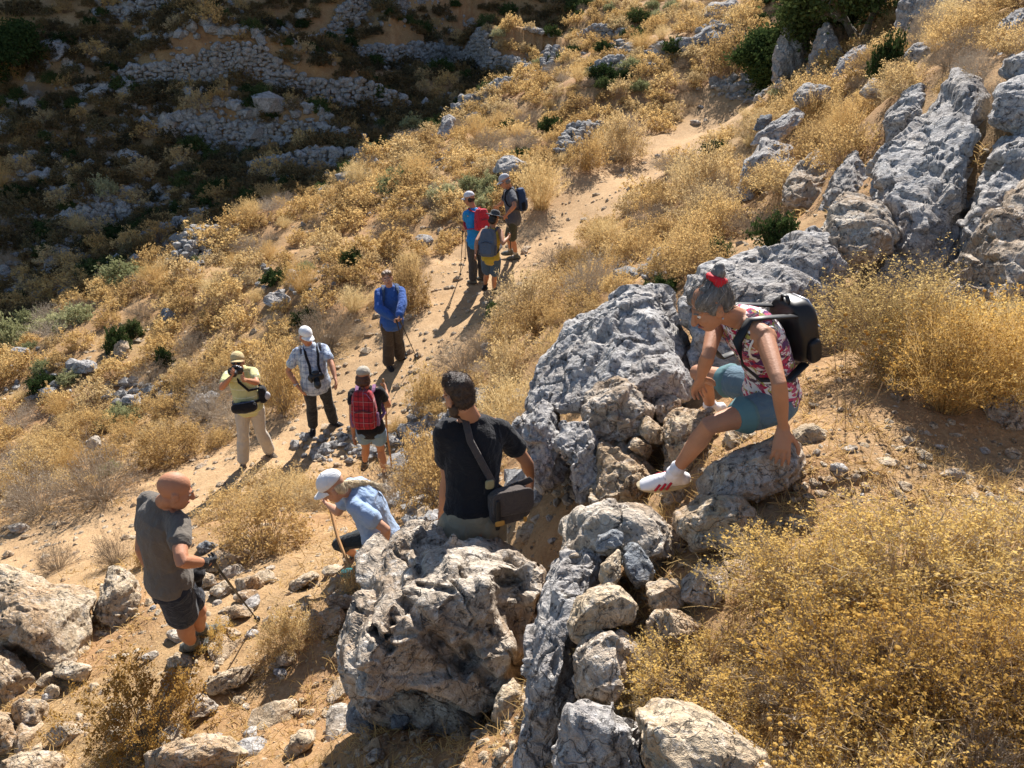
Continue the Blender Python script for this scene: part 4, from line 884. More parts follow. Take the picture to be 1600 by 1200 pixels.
for k, (d, x, y, r, px, py) in enumerate(items):
    u = rng.random(); dark = not litk[k]
    if k < 300:
        if u < .70: me, nm, r0, lb, gp, ct = rng.choice(P_MID if d < 15 else P_FAR), 'dry_bush', .5, 'dry golden cushion-shaped bush on the sunlit slope', 'golden bushes dotted over the slope', 'bush'
        elif u < .86: me, nm, r0, lb, gp, ct = rng.choice(P_GREY), 'dead_bush', .5, 'leafless grey-brown bush among the golden bushes of the slope', 'grey-brown bushes dotted over the slope', 'bush'
        elif u < .95: me, nm, r0, lb, gp, ct = rng.choice(P_STRAW), 'straw_tuft', .42, 'tuft of blond dry grass between the bushes of the slope', 'blond grass tufts on the slope', 'grass tuft'
        else: me, nm, r0, lb, gp, ct = rng.choice(P_PALE), 'pale_green_shrub', .45, 'small pale green shrub among the golden bushes of the slope', 'pale green shrubs on the slope', 'shrub'
        o = link(nm, me, loc=(x, y, hcache[k]-.03)); s = r/r0; o.scale = (s*rng.uniform(.85, 1.25), s*rng.uniform(.85, 1.25), s*rng.uniform(.8, 1.2)); o.rotation_euler = (rng.uniform(-.15, .15), rng.uniform(-.15, .15), rng.uniform(0, 6.28))
        tag(o, lb, ct, gp); FILL.append(o)
    else:
        kind = (4 if rng.random() < .8 else 5) if dark and rng.random() < .8 else (0 if u < .62 else 1 if u < .76 else 2 if u < .86 else 3 if u < .93 else 5)  # mostly dark leaf colours where the slope lies in shade
        rest.append((x, y, hcache[k]-.03, r, kind))
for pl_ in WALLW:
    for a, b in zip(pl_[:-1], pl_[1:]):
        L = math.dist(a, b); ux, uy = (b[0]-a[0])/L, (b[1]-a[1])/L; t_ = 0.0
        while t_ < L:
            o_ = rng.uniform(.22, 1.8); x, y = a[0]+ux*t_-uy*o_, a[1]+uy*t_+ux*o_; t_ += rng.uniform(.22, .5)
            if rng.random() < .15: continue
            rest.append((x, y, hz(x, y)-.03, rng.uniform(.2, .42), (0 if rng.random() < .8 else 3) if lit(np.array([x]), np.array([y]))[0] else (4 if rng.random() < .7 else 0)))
# everything smaller: one object per plant kind is avoided, a single scrub cover instances real bushes
def scrub(name, pts, protos, label):
    me = bpy.data.meshes.new(name); me.from_pydata([p[:3] for p in pts], [], [])
    fattr(me, 'size', [p[3]/.5 for p in pts])
    a = me.attributes.new('which', 'INT', 'POINT'); a.data.foreach_set('value', np.array([rng.randrange(len(protos)) for p in pts], np.int32))
    fattr(me, 'turn', [rng.uniform(0, 6.28) for p in pts])
    o = link(name, me); ng = bpy.data.node_groups.new(name, 'GeometryNodeTree')
    ng.interface.new_socket('Geometry', in_out='INPUT', socket_type='NodeSocketGeometry'); ng.interface.new_socket('Geometry', in_out='OUTPUT', socket_type='NodeSocketGeometry')
    N = ng.nodes; gi, go = N.new('NodeGroupInput'), N.new('NodeGroupOutput')
    g2i = N.new('GeometryNodeGeometryToInstance')
    for m in reversed(protos):
        oi = N.new('GeometryNodeObjectInfo'); oi.inputs['Object'].default_value = m; oi.inputs['As Instance'].default_value = False
        oi.transform_space = 'ORIGINAL'
        gg = N.new('GeometryNodeGeometryToInstance'); ng.links.new(oi.outputs['Geometry'], gg.inputs[0]); ng.links.new(gg.outputs[0], g2i.inputs[0])
    join = N.new('GeometryNodeJoinGeometry')
    for l in list(ng.links):
        if l.to_node == g2i: ng.links.new(l.from_socket, join.inputs[0])
    iop = N.new('GeometryNodeInstanceOnPoints'); ng.links.new(gi.outputs[0], iop.inputs['Points']); ng.links.new(join.outputs[0], iop.inputs['Instance'])
    iop.inputs['Pick Instance'].default_value = True
    def na(nm, typ):
        n = N.new('GeometryNodeInputNamedAttribute'); n.data_type = typ; n.inputs[0].default_value = nm; return [s for s in n.outputs if s.enabled][0]
    ng.links.new(na('which', 'INT'), iop.inputs['Instance Index'])
    cx_ = N.new('ShaderNodeCombineXYZ'); ng.links.new(na('turn', 'FLOAT'), cx_.inputs[2]); ng.links.new(cx_.outputs[0], iop.inputs['Rotation'])
    ng.links.new(na('size', 'FLOAT'), iop.inputs['Scale']); ng.links.new(iop.outputs[0], go.inputs[0])
    md = o.modifiers.new('scatter', 'NODES'); md.node_group = ng
    tag(o, label, 'scrub', kind='stuff'); return o
def proto(me, nm, lb, px, py, s):
    d = hits(px, py, height, 6); p = at(px, py, d); o = link(nm, me, loc=(p.x, p.y, p.z-.03)); o.scale = (s,)*3; tag(o, lb, 'bush'); return o
pr_dusk = [proto(m, 'dusky_bush', lb, x, y, .8) for m, lb, x, y in zip(P_DUSK, ['dusky brown bush near the left edge in the shade', 'dusky bush under the topmost terrace wall', 'dusky bush at the foot of the longest terrace wall', 'dusky bush beside the collapsing wall'], (60, 450, 420, 500), (330, 95, 190, 290))]
first = lambda me_list: [next(o for o in col.objects if o.data == m) if any(o.data == m for o in col.objects) else proto(m, m.name.split('.')[0], 'dry bush on the upper slope below the crag', 1000+30*i, 100, .7) for i, m in enumerate(me_list)]
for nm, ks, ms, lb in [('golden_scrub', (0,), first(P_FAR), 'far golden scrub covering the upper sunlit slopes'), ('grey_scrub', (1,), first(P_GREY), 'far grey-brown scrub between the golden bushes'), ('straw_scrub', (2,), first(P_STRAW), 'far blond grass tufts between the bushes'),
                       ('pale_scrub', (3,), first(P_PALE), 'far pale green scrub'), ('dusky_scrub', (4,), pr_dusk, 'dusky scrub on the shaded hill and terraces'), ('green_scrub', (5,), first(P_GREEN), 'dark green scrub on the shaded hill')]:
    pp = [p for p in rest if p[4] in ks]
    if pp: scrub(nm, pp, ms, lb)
# --- dry grass and litter on the ground, gravel
def ground_cover(name, n, seed, reg, build, mats, label, cat):
    rs = np.random.RandomState(seed); px = rs.uniform(-50, 1650, n*2); py = rs.uniform(250, 1230, n*2)
    d = hits_many(px, py) if reg else None
    DSs = np.geomspace(1.6, 30, 160)
    global DS
    old = DS; DS = DSs; d = hits_many(px, py); DS = old
    m = ~np.isnan(d); px, py, d = px[m], py[m], d[m]; s = (600-py)/F
    x = d*(px-800)/F; y = d*(CP+SP*s); dt = poly_dist(x, y, TRAIL)[0]; q = fbm(np.c_[x*.9, y*.9, 0*x], seed, 3)
    x, y, d = build(rs, x, y, d, dt, q)
    return rs, x, y, height(x, y), d
def _grass(rs, x, y, d, dt, q):
    k = (dt > .9+.3*rs.rand(len(x))) & (q > -.25); return x[k][:5200], y[k][:5200], d[k][:5200]
rs, x, y, z, d = ground_cover('g', 5200, 5, 0, _grass, None, None, None)
out = []; nb = 9; n = len(x); b = np.repeat(np.c_[x, y, z-.005], nb, 0)+np.c_[rs.normal(size=(n*nb, 2))*.035*np.repeat(np.clip(d/6, .7, 2.5), nb)[:, None], np.zeros(n*nb)]
hgt = rs.uniform(.03, .12, n*nb)*np.repeat(rs.uniform(.5, 1.4, n), nb); ln = nrm(np.c_[rs.normal(size=(n*nb, 2))*.9, rs.uniform(.1, 1.1, n*nb)])*hgt[:, None]
ribbons(np.stack([b, b+ln*.55, b+ln+np.c_[np.zeros((n*nb, 2)), -.12*hgt]], 1), np.full(n*nb, 1)*np.repeat(np.clip(.0011*d, .0025, .012), nb), rs, 0, out)
tag(link('dry_grass', pack('dry_grass', out, [M_STRAW])), 'short dry grass and litter on the ground', 'grass', kind='stuff')
def _grav(rs, x, y, d, dt, q):
    k = (q > -.05) | (rs.rand(len(x)) < .4) | (dt < 1.3); return x[k][:9500], y[k][:9500], d[k][:9500]
rs, x, y, z, d = ground_cover('s', 9500, 9, 0, _grav, None, None, None)
Vb, Fb = ico(1); n = len(x); sz = np.clip(rs.lognormal(-4.1, .55, n), .006, .06)*np.clip(d/7, .8, 1.9)
V = Vb[None]*sz[:, None, None]*rs.uniform(.55, 1.3, (n, 1, 3))*(1+rs.normal(size=(n, 12, 1))*.16)*[1, 1, .7]+np.c_[x, y, z][:, None]
gm2 = fast_mesh('gravel', V.reshape(-1, 3), (Fb[None]+(np.arange(n)*12)[:, None, None]).reshape(-1, 3), [M_TAN], False)
tag(link('gravel', gm2), 'small loose stones on the soil', 'gravel', kind='stuff')
tree(1335, 95, 18.6, 2.5, 2, 'dark evergreen tree with twisted limbs above the two stone pillars', 4)
tree(1290, 60, 20.5, 2.0, 2, 'smaller evergreen tree left of the twisted one, behind the pillars', 9)
tree(1200, 55, 24, 1.7, 2, 'loose bright-leaved small tree at the top edge left of the pillars', 12)
tree(10, 95, 27.5, 2.2, 2, 'dark bushy tree at the left edge of the shaded hill', 15)

# --- loose stones bedded in the soil of the rocky lower slope
LOOSE = [stone_mesh(40+s, [M_TAN, M_WARM, M_TAN, M_GREY][s % 4], 3) for s in range(8)]
rs = np.random.RandomState(77); made = []
for (x0, y0, x1_, y1_, n, a, b_) in [(230, 880, 560, 1190, 75, .03, .15), (0, 1060, 240, 1190, 22, .04, .12), (560, 740, 690, 880, 30, .03, .13), (640, 620, 810, 760, 50, .03, .14), (1080, 130, 1200, 200, 16, .06, .16), (820, 760, 880, 860, 10, .03, .09), (1230, 690, 1590, 780, 26, .015, .045), (560, 1110, 800, 1200, 22, .025, .07), (330, 850, 430, 960, 14, .05, .12), (480, 680, 560, 730, 16, .035, .08)]:
    for k in range(n):
        px, py = rs.uniform(x0, x1_), rs.uniform(y0, y1_); d = hits_fast(px, py)
        if not d: continue
        p = at(px, py, d); s_ = a+(b_-a)*rs.rand()**2.2
        if any((p.x-q[0])**2+(p.y-q[1])**2 < (.8*(s_+q[2]))**2 for q in made): continue
        made.append((p.x, p.y, s_)); o = link('loose_stone', LOOSE[rs.randint(8)], loc=(p.x, p.y, hz(p.x, p.y)+s_*.12)); o.scale = (s_*rs.uniform(.9, 1.5), s_, s_*rs.uniform(.6, .9)); o.rotation_euler = (rs.uniform(-.3, .3), rs.uniform(-.3, .3), rs.uniform(0, 6.28))
        tag(o, 'loose stone', 'stone', 'loose stones bedded in the soil'); FILL.append(o)
LAND = [('the man in the yellow shirt', 380, 640), ('the man in the plaid shirt', 492, 590), ('the woman with the checked backpack', 580, 660), ('the person in the blue jacket', 610, 500), ('the man in bright blue', 735, 380), ('the man in the grey cap', 800, 340), ('the man in black', 740, 700), ('the white-capped woman', 555, 820), ('the bald man', 265, 860), ('the long grey slab', 950, 540), ('the square grey rock', 1190, 270), ('the ruined stone wall', 900, 205), ('the longest terrace wall', 410, 140), ('the bulging terrace wall', 690, 90), ('the topmost terrace wall', 620, 40), ('the collapsing wall', 490, 255), ('the lowest tumbled wall', 280, 360), ('the upright ravine stone', 697, 195), ('the two dark pillars', 1260, 80), ('the upper trail end', 1160, 170), ('the crag at the top edge', 1125, 20), ('the huge cream boulder', 60, 960), ('the mid-slope grey outcrop', 430, 470), ('the low stone heap', 305, 395), ('the dark green slope shrubs', 197, 530), ('the pillar tree', 1320, 40), ('the broken stone row', 955, 105), ('the tallest cliff rock', 1470, 260), ('the top right corner rock', 1590, 40), ('the round green bush', 1390, 75), ('the ridged pale rock', 1330, 100), ('the broad upper right ledge', 1480, 20), ('the row of grey stones', 1215, 195), ('the blond trailside bush', 850, 300), ('the grey trailside bush', 160, 750), ('the pale green edge shrub', 20, 530), ('the lone grey rock', 147, 700), ('the big pitted boulder', 700, 960), ('the angular brown stone', 275, 1065), ('the cream bedrock slab', 320, 1175), ('the slanting cream slab', 360, 1060), ('the white pitted rock', 525, 965), ('the resting hand', 1220, 690), ('the straw bush', 1470, 640), ('the walking pole tip', 404, 970)]
def where(dx, dy):
    a = math.degrees(math.atan2(-dy, dx)) % 360; return ['right of', 'above and right of', 'above', 'above and left of', 'left of', 'below and left of', 'below', 'below and right of'][int((a+22.5)//45) % 8]
NOUN = {'dry_bush': 'golden bush', 'dead_bush': 'grey-brown bush', 'straw_tuft': 'blond grass tuft', 'pale_green_shrub': 'pale green shrub', 'loose_stone': 'loose stone'}
from collections import defaultdict
lab = defaultdict(list)
for o in FILL:
    x, y, d = proj(o.location); y -= 10 if o['category'] != 'stone' else 0
    ln_ = sorted(LAND, key=lambda q: math.hypot(q[1]-x, q[2]-y))[0]; sz_ = o.scale[0]*F/d
    lab[(NOUN[o.name.split('.')[0]], where(x-ln_[1], y-ln_[2]), ln_[0])].append((math.hypot(ln_[1]-x, ln_[2]-y), o))
ORD = ['nearest', 'second nearest', 'third nearest', 'fourth nearest', 'fifth nearest', 'sixth nearest', 'seventh nearest', 'eighth nearest', 'ninth nearest', 'tenth nearest', 'eleventh nearest', 'twelfth nearest', 'thirteenth nearest', 'fourteenth nearest']+[f'{q} nearest' for q in ('fifteenth', 'sixteenth', 'seventeenth', 'eighteenth', 'nineteenth', 'twentieth', '21st', '22nd', '23rd', '24th', '25th', '26th', '27th', '28th', '29th', '30th')]
for (nn, wh, ln_), L in lab.items():
    L.sort(key=lambda q: q[0])
    for k, (q, o) in enumerate(L): o['label'] = (f'{nn} {wh} {ln_}' if len(L) == 1 else f'{ORD[k]} {nn} {wh} {ln_}')
# ---------------------------------------------------------------- people
def cloth(name, c, var=.12, rough=.85, pat=None):
    g = NG(name); P = g.coord('Object')
    if pat: c_ = pat(g, P)
    else: c_ = g.mix(g.noise(9, 4, .6, P), tuple(x*(1-var) for x in c), tuple(min(1, x*(1+var)) for x in c))
    weave = g.noise(420, 2, .5, P); fold = g.noise(16, 3, .55, P)
    n = g.bump(g.math('ADD', g.math('MULTIPLY', weave, .10), g.noise(11, 4, .6, P, 1.5)), .6, .035)
    m = g.fin(c_, rough, n, .15); g.b.inputs['Sheen Weight'].default_value = .15; return m
def skin(name, c):
    g = NG(name); P = g.coord('Object')
    c_ = g.mix(g.noise(11, 4, .6, P), tuple(x*.74 for x in c), tuple(x*1.14 for x in c)); c_ = g.mix(g.math('MULTIPLY', g.noise(60, 3, .6, P), .25), c_, (c[0]*.9, c[1]*.62, c[2]*.55))
    m = g.fin(c_, .58, g.bump(g.noise(120, 3, .6, P), .3, .006), .28)
    g.b.inputs['Subsurface Weight'].default_value = .08; g.b.inputs['Subsurface Radius'].default_value = (.012, .005, .003); return m
SK_TAN = skin('tanned_skin', (.47, .235, .135)); SK_MID = skin('light_skin', (.52, .29, .19)); SK_RED = skin('ruddy_skin', (.46, .22, .125))
def stripes(g, P):
    sx = g.n('SeparateXYZ', {0: P}).outputs[2]; w_ = g.math('FRACT', g.math('MULTIPLY', sx, 9.0)); return g.mix(g.ramp(w_, [(.0, 1.0), (.10, 0.0)], 'CONSTANT'), (.56, .54, .26), (.68, .67, .44))
def plaid(g, P):
    s = g.n('SeparateXYZ', {0: P}).outputs; c = (.36, .44, .56)
    for ax, k, col_ in ((0, 26, (.62, .66, .70)), (2, 26, (.60, .64, .70)), (0, 13, (.13, .17, .28)), (2, 13, (.14, .18, .30)), (1, 26, (.58, .62, .70))):
        f = g.math('FRACT', g.math('MULTIPLY', s[ax], float(k))); c = g.mix(g.math('MULTIPLY', g.ramp(f, [(0, 1.0), (.22, 0.0)], 'CONSTANT'), .6), c, col_)
    return c
def floral(g, P):
    c = (.78, .74, .74); q = g.n('VectorMath', {0: P, 1: (0, 0, 0)}, operation='ADD').outputs[0]
    for k, (sc_, th, col_, off) in enumerate(((14, .57, (.46, .02, .07), 1.3), (13, .575, (.11, .03, .13), 4.7), (18, .62, (.42, .38, .10), 9.1), (19, .60, (.50, .08, .16), 12.9), (22, .60, (.07, .03, .05), 20.2))):
        v = g.n('VectorMath', {0: P, 1: (off, off*.7, off*1.9)}, operation='ADD').outputs[0]; v = g.n('VectorMath', {0: v, 1: (1, 1, 1.7)}, operation='MULTIPLY').outputs[0]
        c = g.mix(g.ramp(g.noise(sc_, 2, .55, v, .7), [(0, 0.0), (th-.02, 0.0), (th, 1.0)], 'LINEAR'), c, col_)
    return c
def checks(g, P):
    s = g.n('SeparateXYZ', {0: P}).outputs; c = (.36, .025, .035)
    for ax, k, col_ in ((0, 17, (.09, .012, .02)), (2, 17, (.10, .012, .02)), (0, 8.5, (.55, .28, .28)), (2, 8.5, (.5, .25, .25))):
        f = g.math('FRACT', g.math('MULTIPLY', s[ax], float(k))); c = g.mix(g.math('MULTIPLY', g.ramp(f, [(0, 1.0), (.3 if k > 10 else .06, 0.0)], 'CONSTANT'), .6), c, col_)
    return c
C = {k: cloth(k+'_cloth', c) for k, c in dict(taupe=(.135, .115, .095), navy=(.018, .022, .034), sky=(.30, .41, .60), black=(.013, .013, .016), khaki=(.29, .25, .17), denim=(.115, .185, .235), denimpale=(.19, .31, .46), denimdark=(.05, .09, .15),
     white=(.78, .78, .78), cream=(.52, .40, .20), beige=(.40, .36, .29), stone=(.50, .45, .38), blackpants=(.02, .02, .022), brownpants=(.055, .043, .034), blue=(.030, .095, .33), cyan=(.02, .23, .55), greypants=(.05, .053, .06), yellow=(.52, .37, .05),
     greytop=(.085, .09, .105), olive=(.045, .048, .032), red=(.50, .03, .05), greyblue=(.09, .12, .17), capgrey=(.42, .42, .44), hatdark=(.06, .062, .066), leggings=(.022, .03, .035), bagbrown=(.075, .060, .053), bagblue=(.035, .06, .12), pale=(.60, .58, .62), green=(.20, .36, .06), mauve=(.22, .10, .20)).items()}
C['stripe'] = cloth('yellow_striped_cloth', None, pat=stripes); C['plaid'] = cloth('blue_plaid_cloth', None, pat=plaid); C['floral'] = cloth('floral_cloth', None, pat=floral); C['checks'] = cloth('red_checked_cloth', None, pat=checks)
LEATHER = plain('black_leather', (.014, .014, .015), .48, .35); BLACKP = plain('black_plastic', (.012, .012, .013), .4, .5); METAL = plain('grey_metal', (.45, .45, .47), .35, .5); METAL.node_tree.nodes['Principled BSDF'].inputs['Metallic'].default_value = .8
GLASS = plain('dark_lens', (.006, .006, .01), .08, .6); SOLE = plain('rubber_sole', (.05, .045, .04), .8); SOLEW = plain('pale_sole', (.55, .45, .28), .7); WHITE = plain('white_leather', (.80, .78, .80), .45); REDST = plain('red_stripe', (.50, .02, .05), .45)
BOOT = cloth('grey_boot', (.11, .115, .10)); BOOTB = cloth('brown_boot', (.16, .12, .08)); TEAL = cloth('teal_shoe', (.02, .16, .16)); WOOD = plain('pale_wood', (.42, .22, .085), .6); LIP = plain('lip', (.36, .13, .10), .5); EYEW = plain('eye_white', (.75, .72, .68), .3); EYED = plain('eye_dark', (.03, .02, .015), .2); SOCK = cloth('white_sock', (.75, .73, .76)); SOCKB = cloth('black_sock', (.02, .02, .02))
def hairm(n, c): 
    g = NG(n); P = g.coord(); v = g.n('VectorMath', {0: P, 1: (90, 90, 25)}, operation='MULTIPLY').outputs[0]
    f = g.noise(1.0, 4, .7, v); return g.fin(g.ramp(f, [(.3, tuple(x*.55 for x in c)), (.7, tuple(min(1, x*1.5) for x in c))]), .45, g.bump(f, .8, .012), .4)
HR = dict(grey=hairm('grey_hair', (.17, .16, .15)), brown=hairm('brown_hair', (.045, .025, .016)), dark=hairm('dark_hair', (.022, .016, .013)), blond=hairm('blond_hair', (.52, .42, .27)), light=hairm('light_brown_hair', (.17, .10, .055)), white=hairm('white_hair', (.5, .48, .45)), red=hairm('auburn_hair', (.07, .028, .018)))
def V3(v): return np.array(v[:], float)
def un(v): return v/max(np.linalg.norm(v), 1e-9)
class Prim:
    def __init__(s): s.V = []; s.F = []; s.n = 0
    def add(s, V, Fc):
        s.V.append(V); s.F += [tuple(int(i)+s.n for i in f) for f in Fc]; s.n += len(V)
    def ball(s, c, r, ax=None, lev=3):
        V, Fc = ico(lev); r = np.array([r]*3 if np.isscalar(r) else r); ax = np.eye(3) if ax is None else ax
        s.add(np.array(c)+(V*r) @ ax, Fc)
    def tube(s, pts, rad, side=None, n=14, caps=True):
        P = np.array(pts, float); k = len(P); T = np.zeros_like(P)
        T[1:-1] = P[2:]-P[:-2]; T[0] = P[1]-P[0]; T[-1] = P[-1]-P[-2]; T = nrm(T); ang = np.linspace(0, 2*math.pi, n+1)[:-1]
        rings = []; a = None
        for i in range(k):
            sd = (side[i] if isinstance(side, list) else side) if side is not None else (a if a is not None else np.array([.31, .77, .56]))
            a = un(np.array(sd)-T[i]*np.dot(sd, T[i])); b = np.cross(T[i], a); ra, rb = (rad[i], rad[i]) if np.isscalar(rad[i]) else rad[i]
            rings.append((P[i], a, b, ra, rb, T[i]))
        out = []
        def ring(c, a, b, ra, rb): return c+np.outer(np.cos(ang)*ra, a)+np.outer(np.sin(ang)*rb, b)
        if caps:
            c, a, b, ra, rb, t = rings[0]; e = min(ra, rb)
            for q in (75, 45): out.append(ring(c-t*e*math.sin(R(q))*.8, a, b, ra*math.cos(R(q)), rb*math.cos(R(q))))
        for c, a, b, ra, rb, t in rings: out.append(ring(c, a, b, ra, rb))
        if caps:
            c, a, b, ra, rb, t = rings[-1]; e = min(ra, rb)
            for q in (45, 75): out.append(ring(c+t*e*math.sin(R(q))*.8, a, b, ra*math.cos(R(q)), rb*math.cos(R(q))))
        m = len(out); Vv = np.concatenate(out+[out[0].mean(0)[None], out[-1].mean(0)[None]]); Fc = []
        for i in range(m-1):
            for j in range(n): Fc.append((i*n+j, i*n+(j+1) % n, (i+1)*n+(j+1) % n, (i+1)*n+j))
        for j in range(n): Fc.append((m*n, (j+1) % n, j)); Fc.append((m*n+1, (m-1)*n+j, (m-1)*n+(j+1) % n))
        s.add(Vv, Fc)
    def mesh(s, name, mat): return mesh_from(name, np.concatenate(s.V), s.F, mat)
    def remesh(s, name, mat, vox=.008, smooth=3, wrinkle=0.0, seed=0, dec=None, axis=(1, 1, 1)):
        me = s.mesh('tmp', mat); o = bpy.data.objects.new('tmp', me); col.objects.link(o)
        m = o.modifiers.new('r', 'REMESH'); m.mode = 'VOXEL'; m.voxel_size = vox; m.use_smooth_shade = True
        if smooth: q = o.modifiers.new('s', 'SMOOTH'); q.factor = .5; q.iterations = smooth
        if dec: q = o.modifiers.new('d', 'DECIMATE'); q.ratio = dec
        dg = bpy.context.evaluated_depsgraph_get(); dg.update(); r = bpy.data.meshes.new_from_object(o.evaluated_get(dg))
        bpy.data.objects.remove(o); bpy.data.meshes.remove(me); r.name = name
        if wrinkle:
            n = len(r.vertices); co = np.empty(n*3, np.float32); r.vertices.foreach_get('co', co); co = co.reshape(-1, 3).astype(float)
            N = np.empty(n*3, np.float32); r.vertices.foreach_get('normal', N); N = N.reshape(-1, 3)
            f = ridge(co*np.array([8, 8, 5])*axis+fbm(co*5, seed+4, 2)[:, None]*1.2, seed, 2)*.75+fbm(co*21, seed+2, 2)*.3
            r.vertices.foreach_set('co', (co+N*(f*wrinkle)[:, None]).astype(np.float32).ravel())
        if not r.materials: r.materials.append(mat)
        r.polygons.foreach_set('use_smooth', np.ones(len(r.polygons), bool)); r.update(); return r
def yawv(deg, pitch=0): y, p = R(deg), R(pitch); return np.array([math.sin(y)*math.cos(p), math.cos(y)*math.cos(p), math.sin(p)])
def solve(parent, px, py, gd, L):
    r = V3(ray(px, py)); A = r @ r; B = r @ parent; Cc = parent @ parent-L*L; disc = B*B-A*Cc
    if disc < 0: q = r*(B/A); return parent+un(q-parent)*L
    s = math.sqrt(disc); return r*min(((B-s)/A, (B+s)/A), key=lambda d: abs(d-gd))
def build_joints(S, D0):
    H = S['H']; J = {}; o = S.get('off', {}); yaw = S['yaw']; rt = yawv(yaw+90)
    def g(n): return D0+o.get(n, 0)
    def px(n): return S[n]
    J['pel'] = V3(at(*S['pel'], g('pel'))); dp = lambda v: v @ np.array(CAMZ)
    nv = S.get('novert', ()); vt = lambda n, L: 0 if n in nv else SP*L*H*.9
    J['neck'] = solve(J['pel'], *S['neck'], g('neck')-vt('neck', .29), S.get('tl', .295)*H)
    hipw, shw = S.get('hw', .052)*H, S.get('sw', .100)*H; ty = S.get('ty', yaw); up = un(J['neck']-J['pel']); lt = yawv(ty+90); lt = un(lt-up*np.dot(lt, up)); tf = np.cross(up, lt)
    for s, sg in (('L', -1), ('R', 1)):
        J['sh'+s] = J['neck']+lt*sg*shw-up*.028*H+tf*S.get('shf', 0)+np.array([0, 0, S.get('sh_up'+s, 0)])
        J['hip'+s] = J['pel']+un(rt)*sg*hipw+np.array([0, 0, -.03*H/1.75])
        for a, b, L in (('el', 'sh', .172), ('wr', 'el', .148)): J[a+s] = solve(J[b+s], *S[a+s], dp(J[b+s])+o.get(a+s, 0), L*H) if a+s in S else None
        for a, b, L in (('kn', 'hip', .245), ('an', 'kn', .243)): J[a+s] = solve(J[b+s], *S[a+s], dp(J[b+s])+o.get(a+s, 0)+vt(a+s, L), L*H)
        J['toe'+s] = J['an'+s]+un(yawv(S.get('fy'+s, yaw), S.get('fp'+s, -8)))*.115*H
    J['head'] = J['neck']+un(V3(at(*S['head'], g('head')+o.get('hd', 0)))-J['neck'])*.108*H
    if 'head' in S: J['head'] = solve(J['neck'], *S['head'], dp(J['neck'])+o.get('head', 0)-vt('head', .1), .118*H)
    return J
def hand(pr, w, d, nrmv, sgn, curl=.35, s=1.0, spread=.12):
    """palm, four bent fingers of unequal length and a thumb leaving the side of the palm; nrmv = the way the palm faces"""
    d = un(d); nv = un(nrmv-d*np.dot(nrmv, d)); lat = np.cross(d, nv)*sgn       # towards the thumb
    kn = w+d*.095*s
    pr.tube([w-d*.01, w+d*.03*s, w+d*.065*s, kn], [(.027*s, .020*s), (.034*s, .017*s), (.040*s, .015*s), (.039*s, .012*s)], side=lat, n=12)
    for i, (x, L) in enumerate(((.030, .074), (.010, .083), (-.010, .077), (-.029, .060))):
        p = kn+lat*x*s-d*.008*s; dirn = un(d+lat*spread*(1.5-i)*.8); pts = [p-dirn*.012*s, p]; cu = curl*(1+.12*i)
        for q, f in enumerate((.46, .30, .24)):
            a = cu*(.55, 1.15, .75)[q]; ax = np.cross(dirn, nv); dirn = un(dirn*math.cos(a)+nv*math.sin(a)); nvq = un(nv-dirn*np.dot(nv, dirn)); p = p+dirn*L*f*s; pts.append(p)
        pr.tube(pts, [.0095*s, .0098*s, .0088*s, .0082*s, .0068*s], n=8)
    t0 = w+d*.028*s+lat*.026*s; td = un(d*.62+lat*.7+nv*(.2+.35*curl)); t1 = t0+td*.045*s; t2 = t1+un(td+d*.55+nv*.45*curl)*.032*s; t3 = t2+un(td*.4+d*.8+nv*.6*curl-lat*.25*curl)*.026*s
    pr.tube([t0-td*.012*s, t0, t1, t2, t3], [.014*s, .0135*s, .0115*s, .0105*s, .008*s], n=8)
    return kn+d*.02*s+nv*.022*s                          # middle of the grip
TS = [(-.14, .150, .108), (0, .158, .116), (.22, .142, .106), (.45, .148, .112), (.68, .168, .118), (.84, .165, .105), (.93, .125, .085), (1.0, .070, .062)]
def spine(J, S, s):
    b = S.get('bend', (0, 0, 0)); p = J['pel']*(1-s)+J['neck']*s+np.array(b)*math.sin(math.pi*min(max(s, 0), 1)); return p
def torso(pr, J, S, add=0.0, lo=-.14, hi=1.0, k=1.0, belly=0.0):
    H = S['H']/1.75; lh, ls = un(J['hipR']-J['hipL']), un(J['shR']-J['shL']); bl = S.get('build', 1.0); pts = []; rad = []; sd = []
    ss = [lo]+[t for t, _, _ in TS if lo < t < hi]+[hi]
    fw = np.cross(np.array(J['neck']-J['pel']), lh); fw = -un(fw)
    for s in ss:
        a = np.interp(s, [t[0] for t in TS], [t[1] for t in TS])*H*bl*S.get('wide', 1)+add*k; b = np.interp(s, [t[0] for t in TS], [t[2] for t in TS])*H*bl+add*k
        bb = (S.get('belly', 0)+belly)*math.exp(-((s-.25)/.28)**2)
        pts.append(spine(J, S, s)+un(fwd_of(J))*bb*.7); fl_ = (.016*max(0, min(1, (.15-s)/.2)) if add > .009 and lo > -.5 and k == 1.0 else 0); rad.append((a+bb*.35+fl_, b+bb*.6+fl_)); sd.append(un(lh*(1-s)+ls*s))
    pr.tube(pts, rad, side=sd, n=24)
def fwd_of(J):
    ls = un(J['shR']-J['shL']); up = un(J['neck']-J['pel']); return un(np.cross(up, ls))
def lerp(a, b, t): return a*(1-t)+b*t
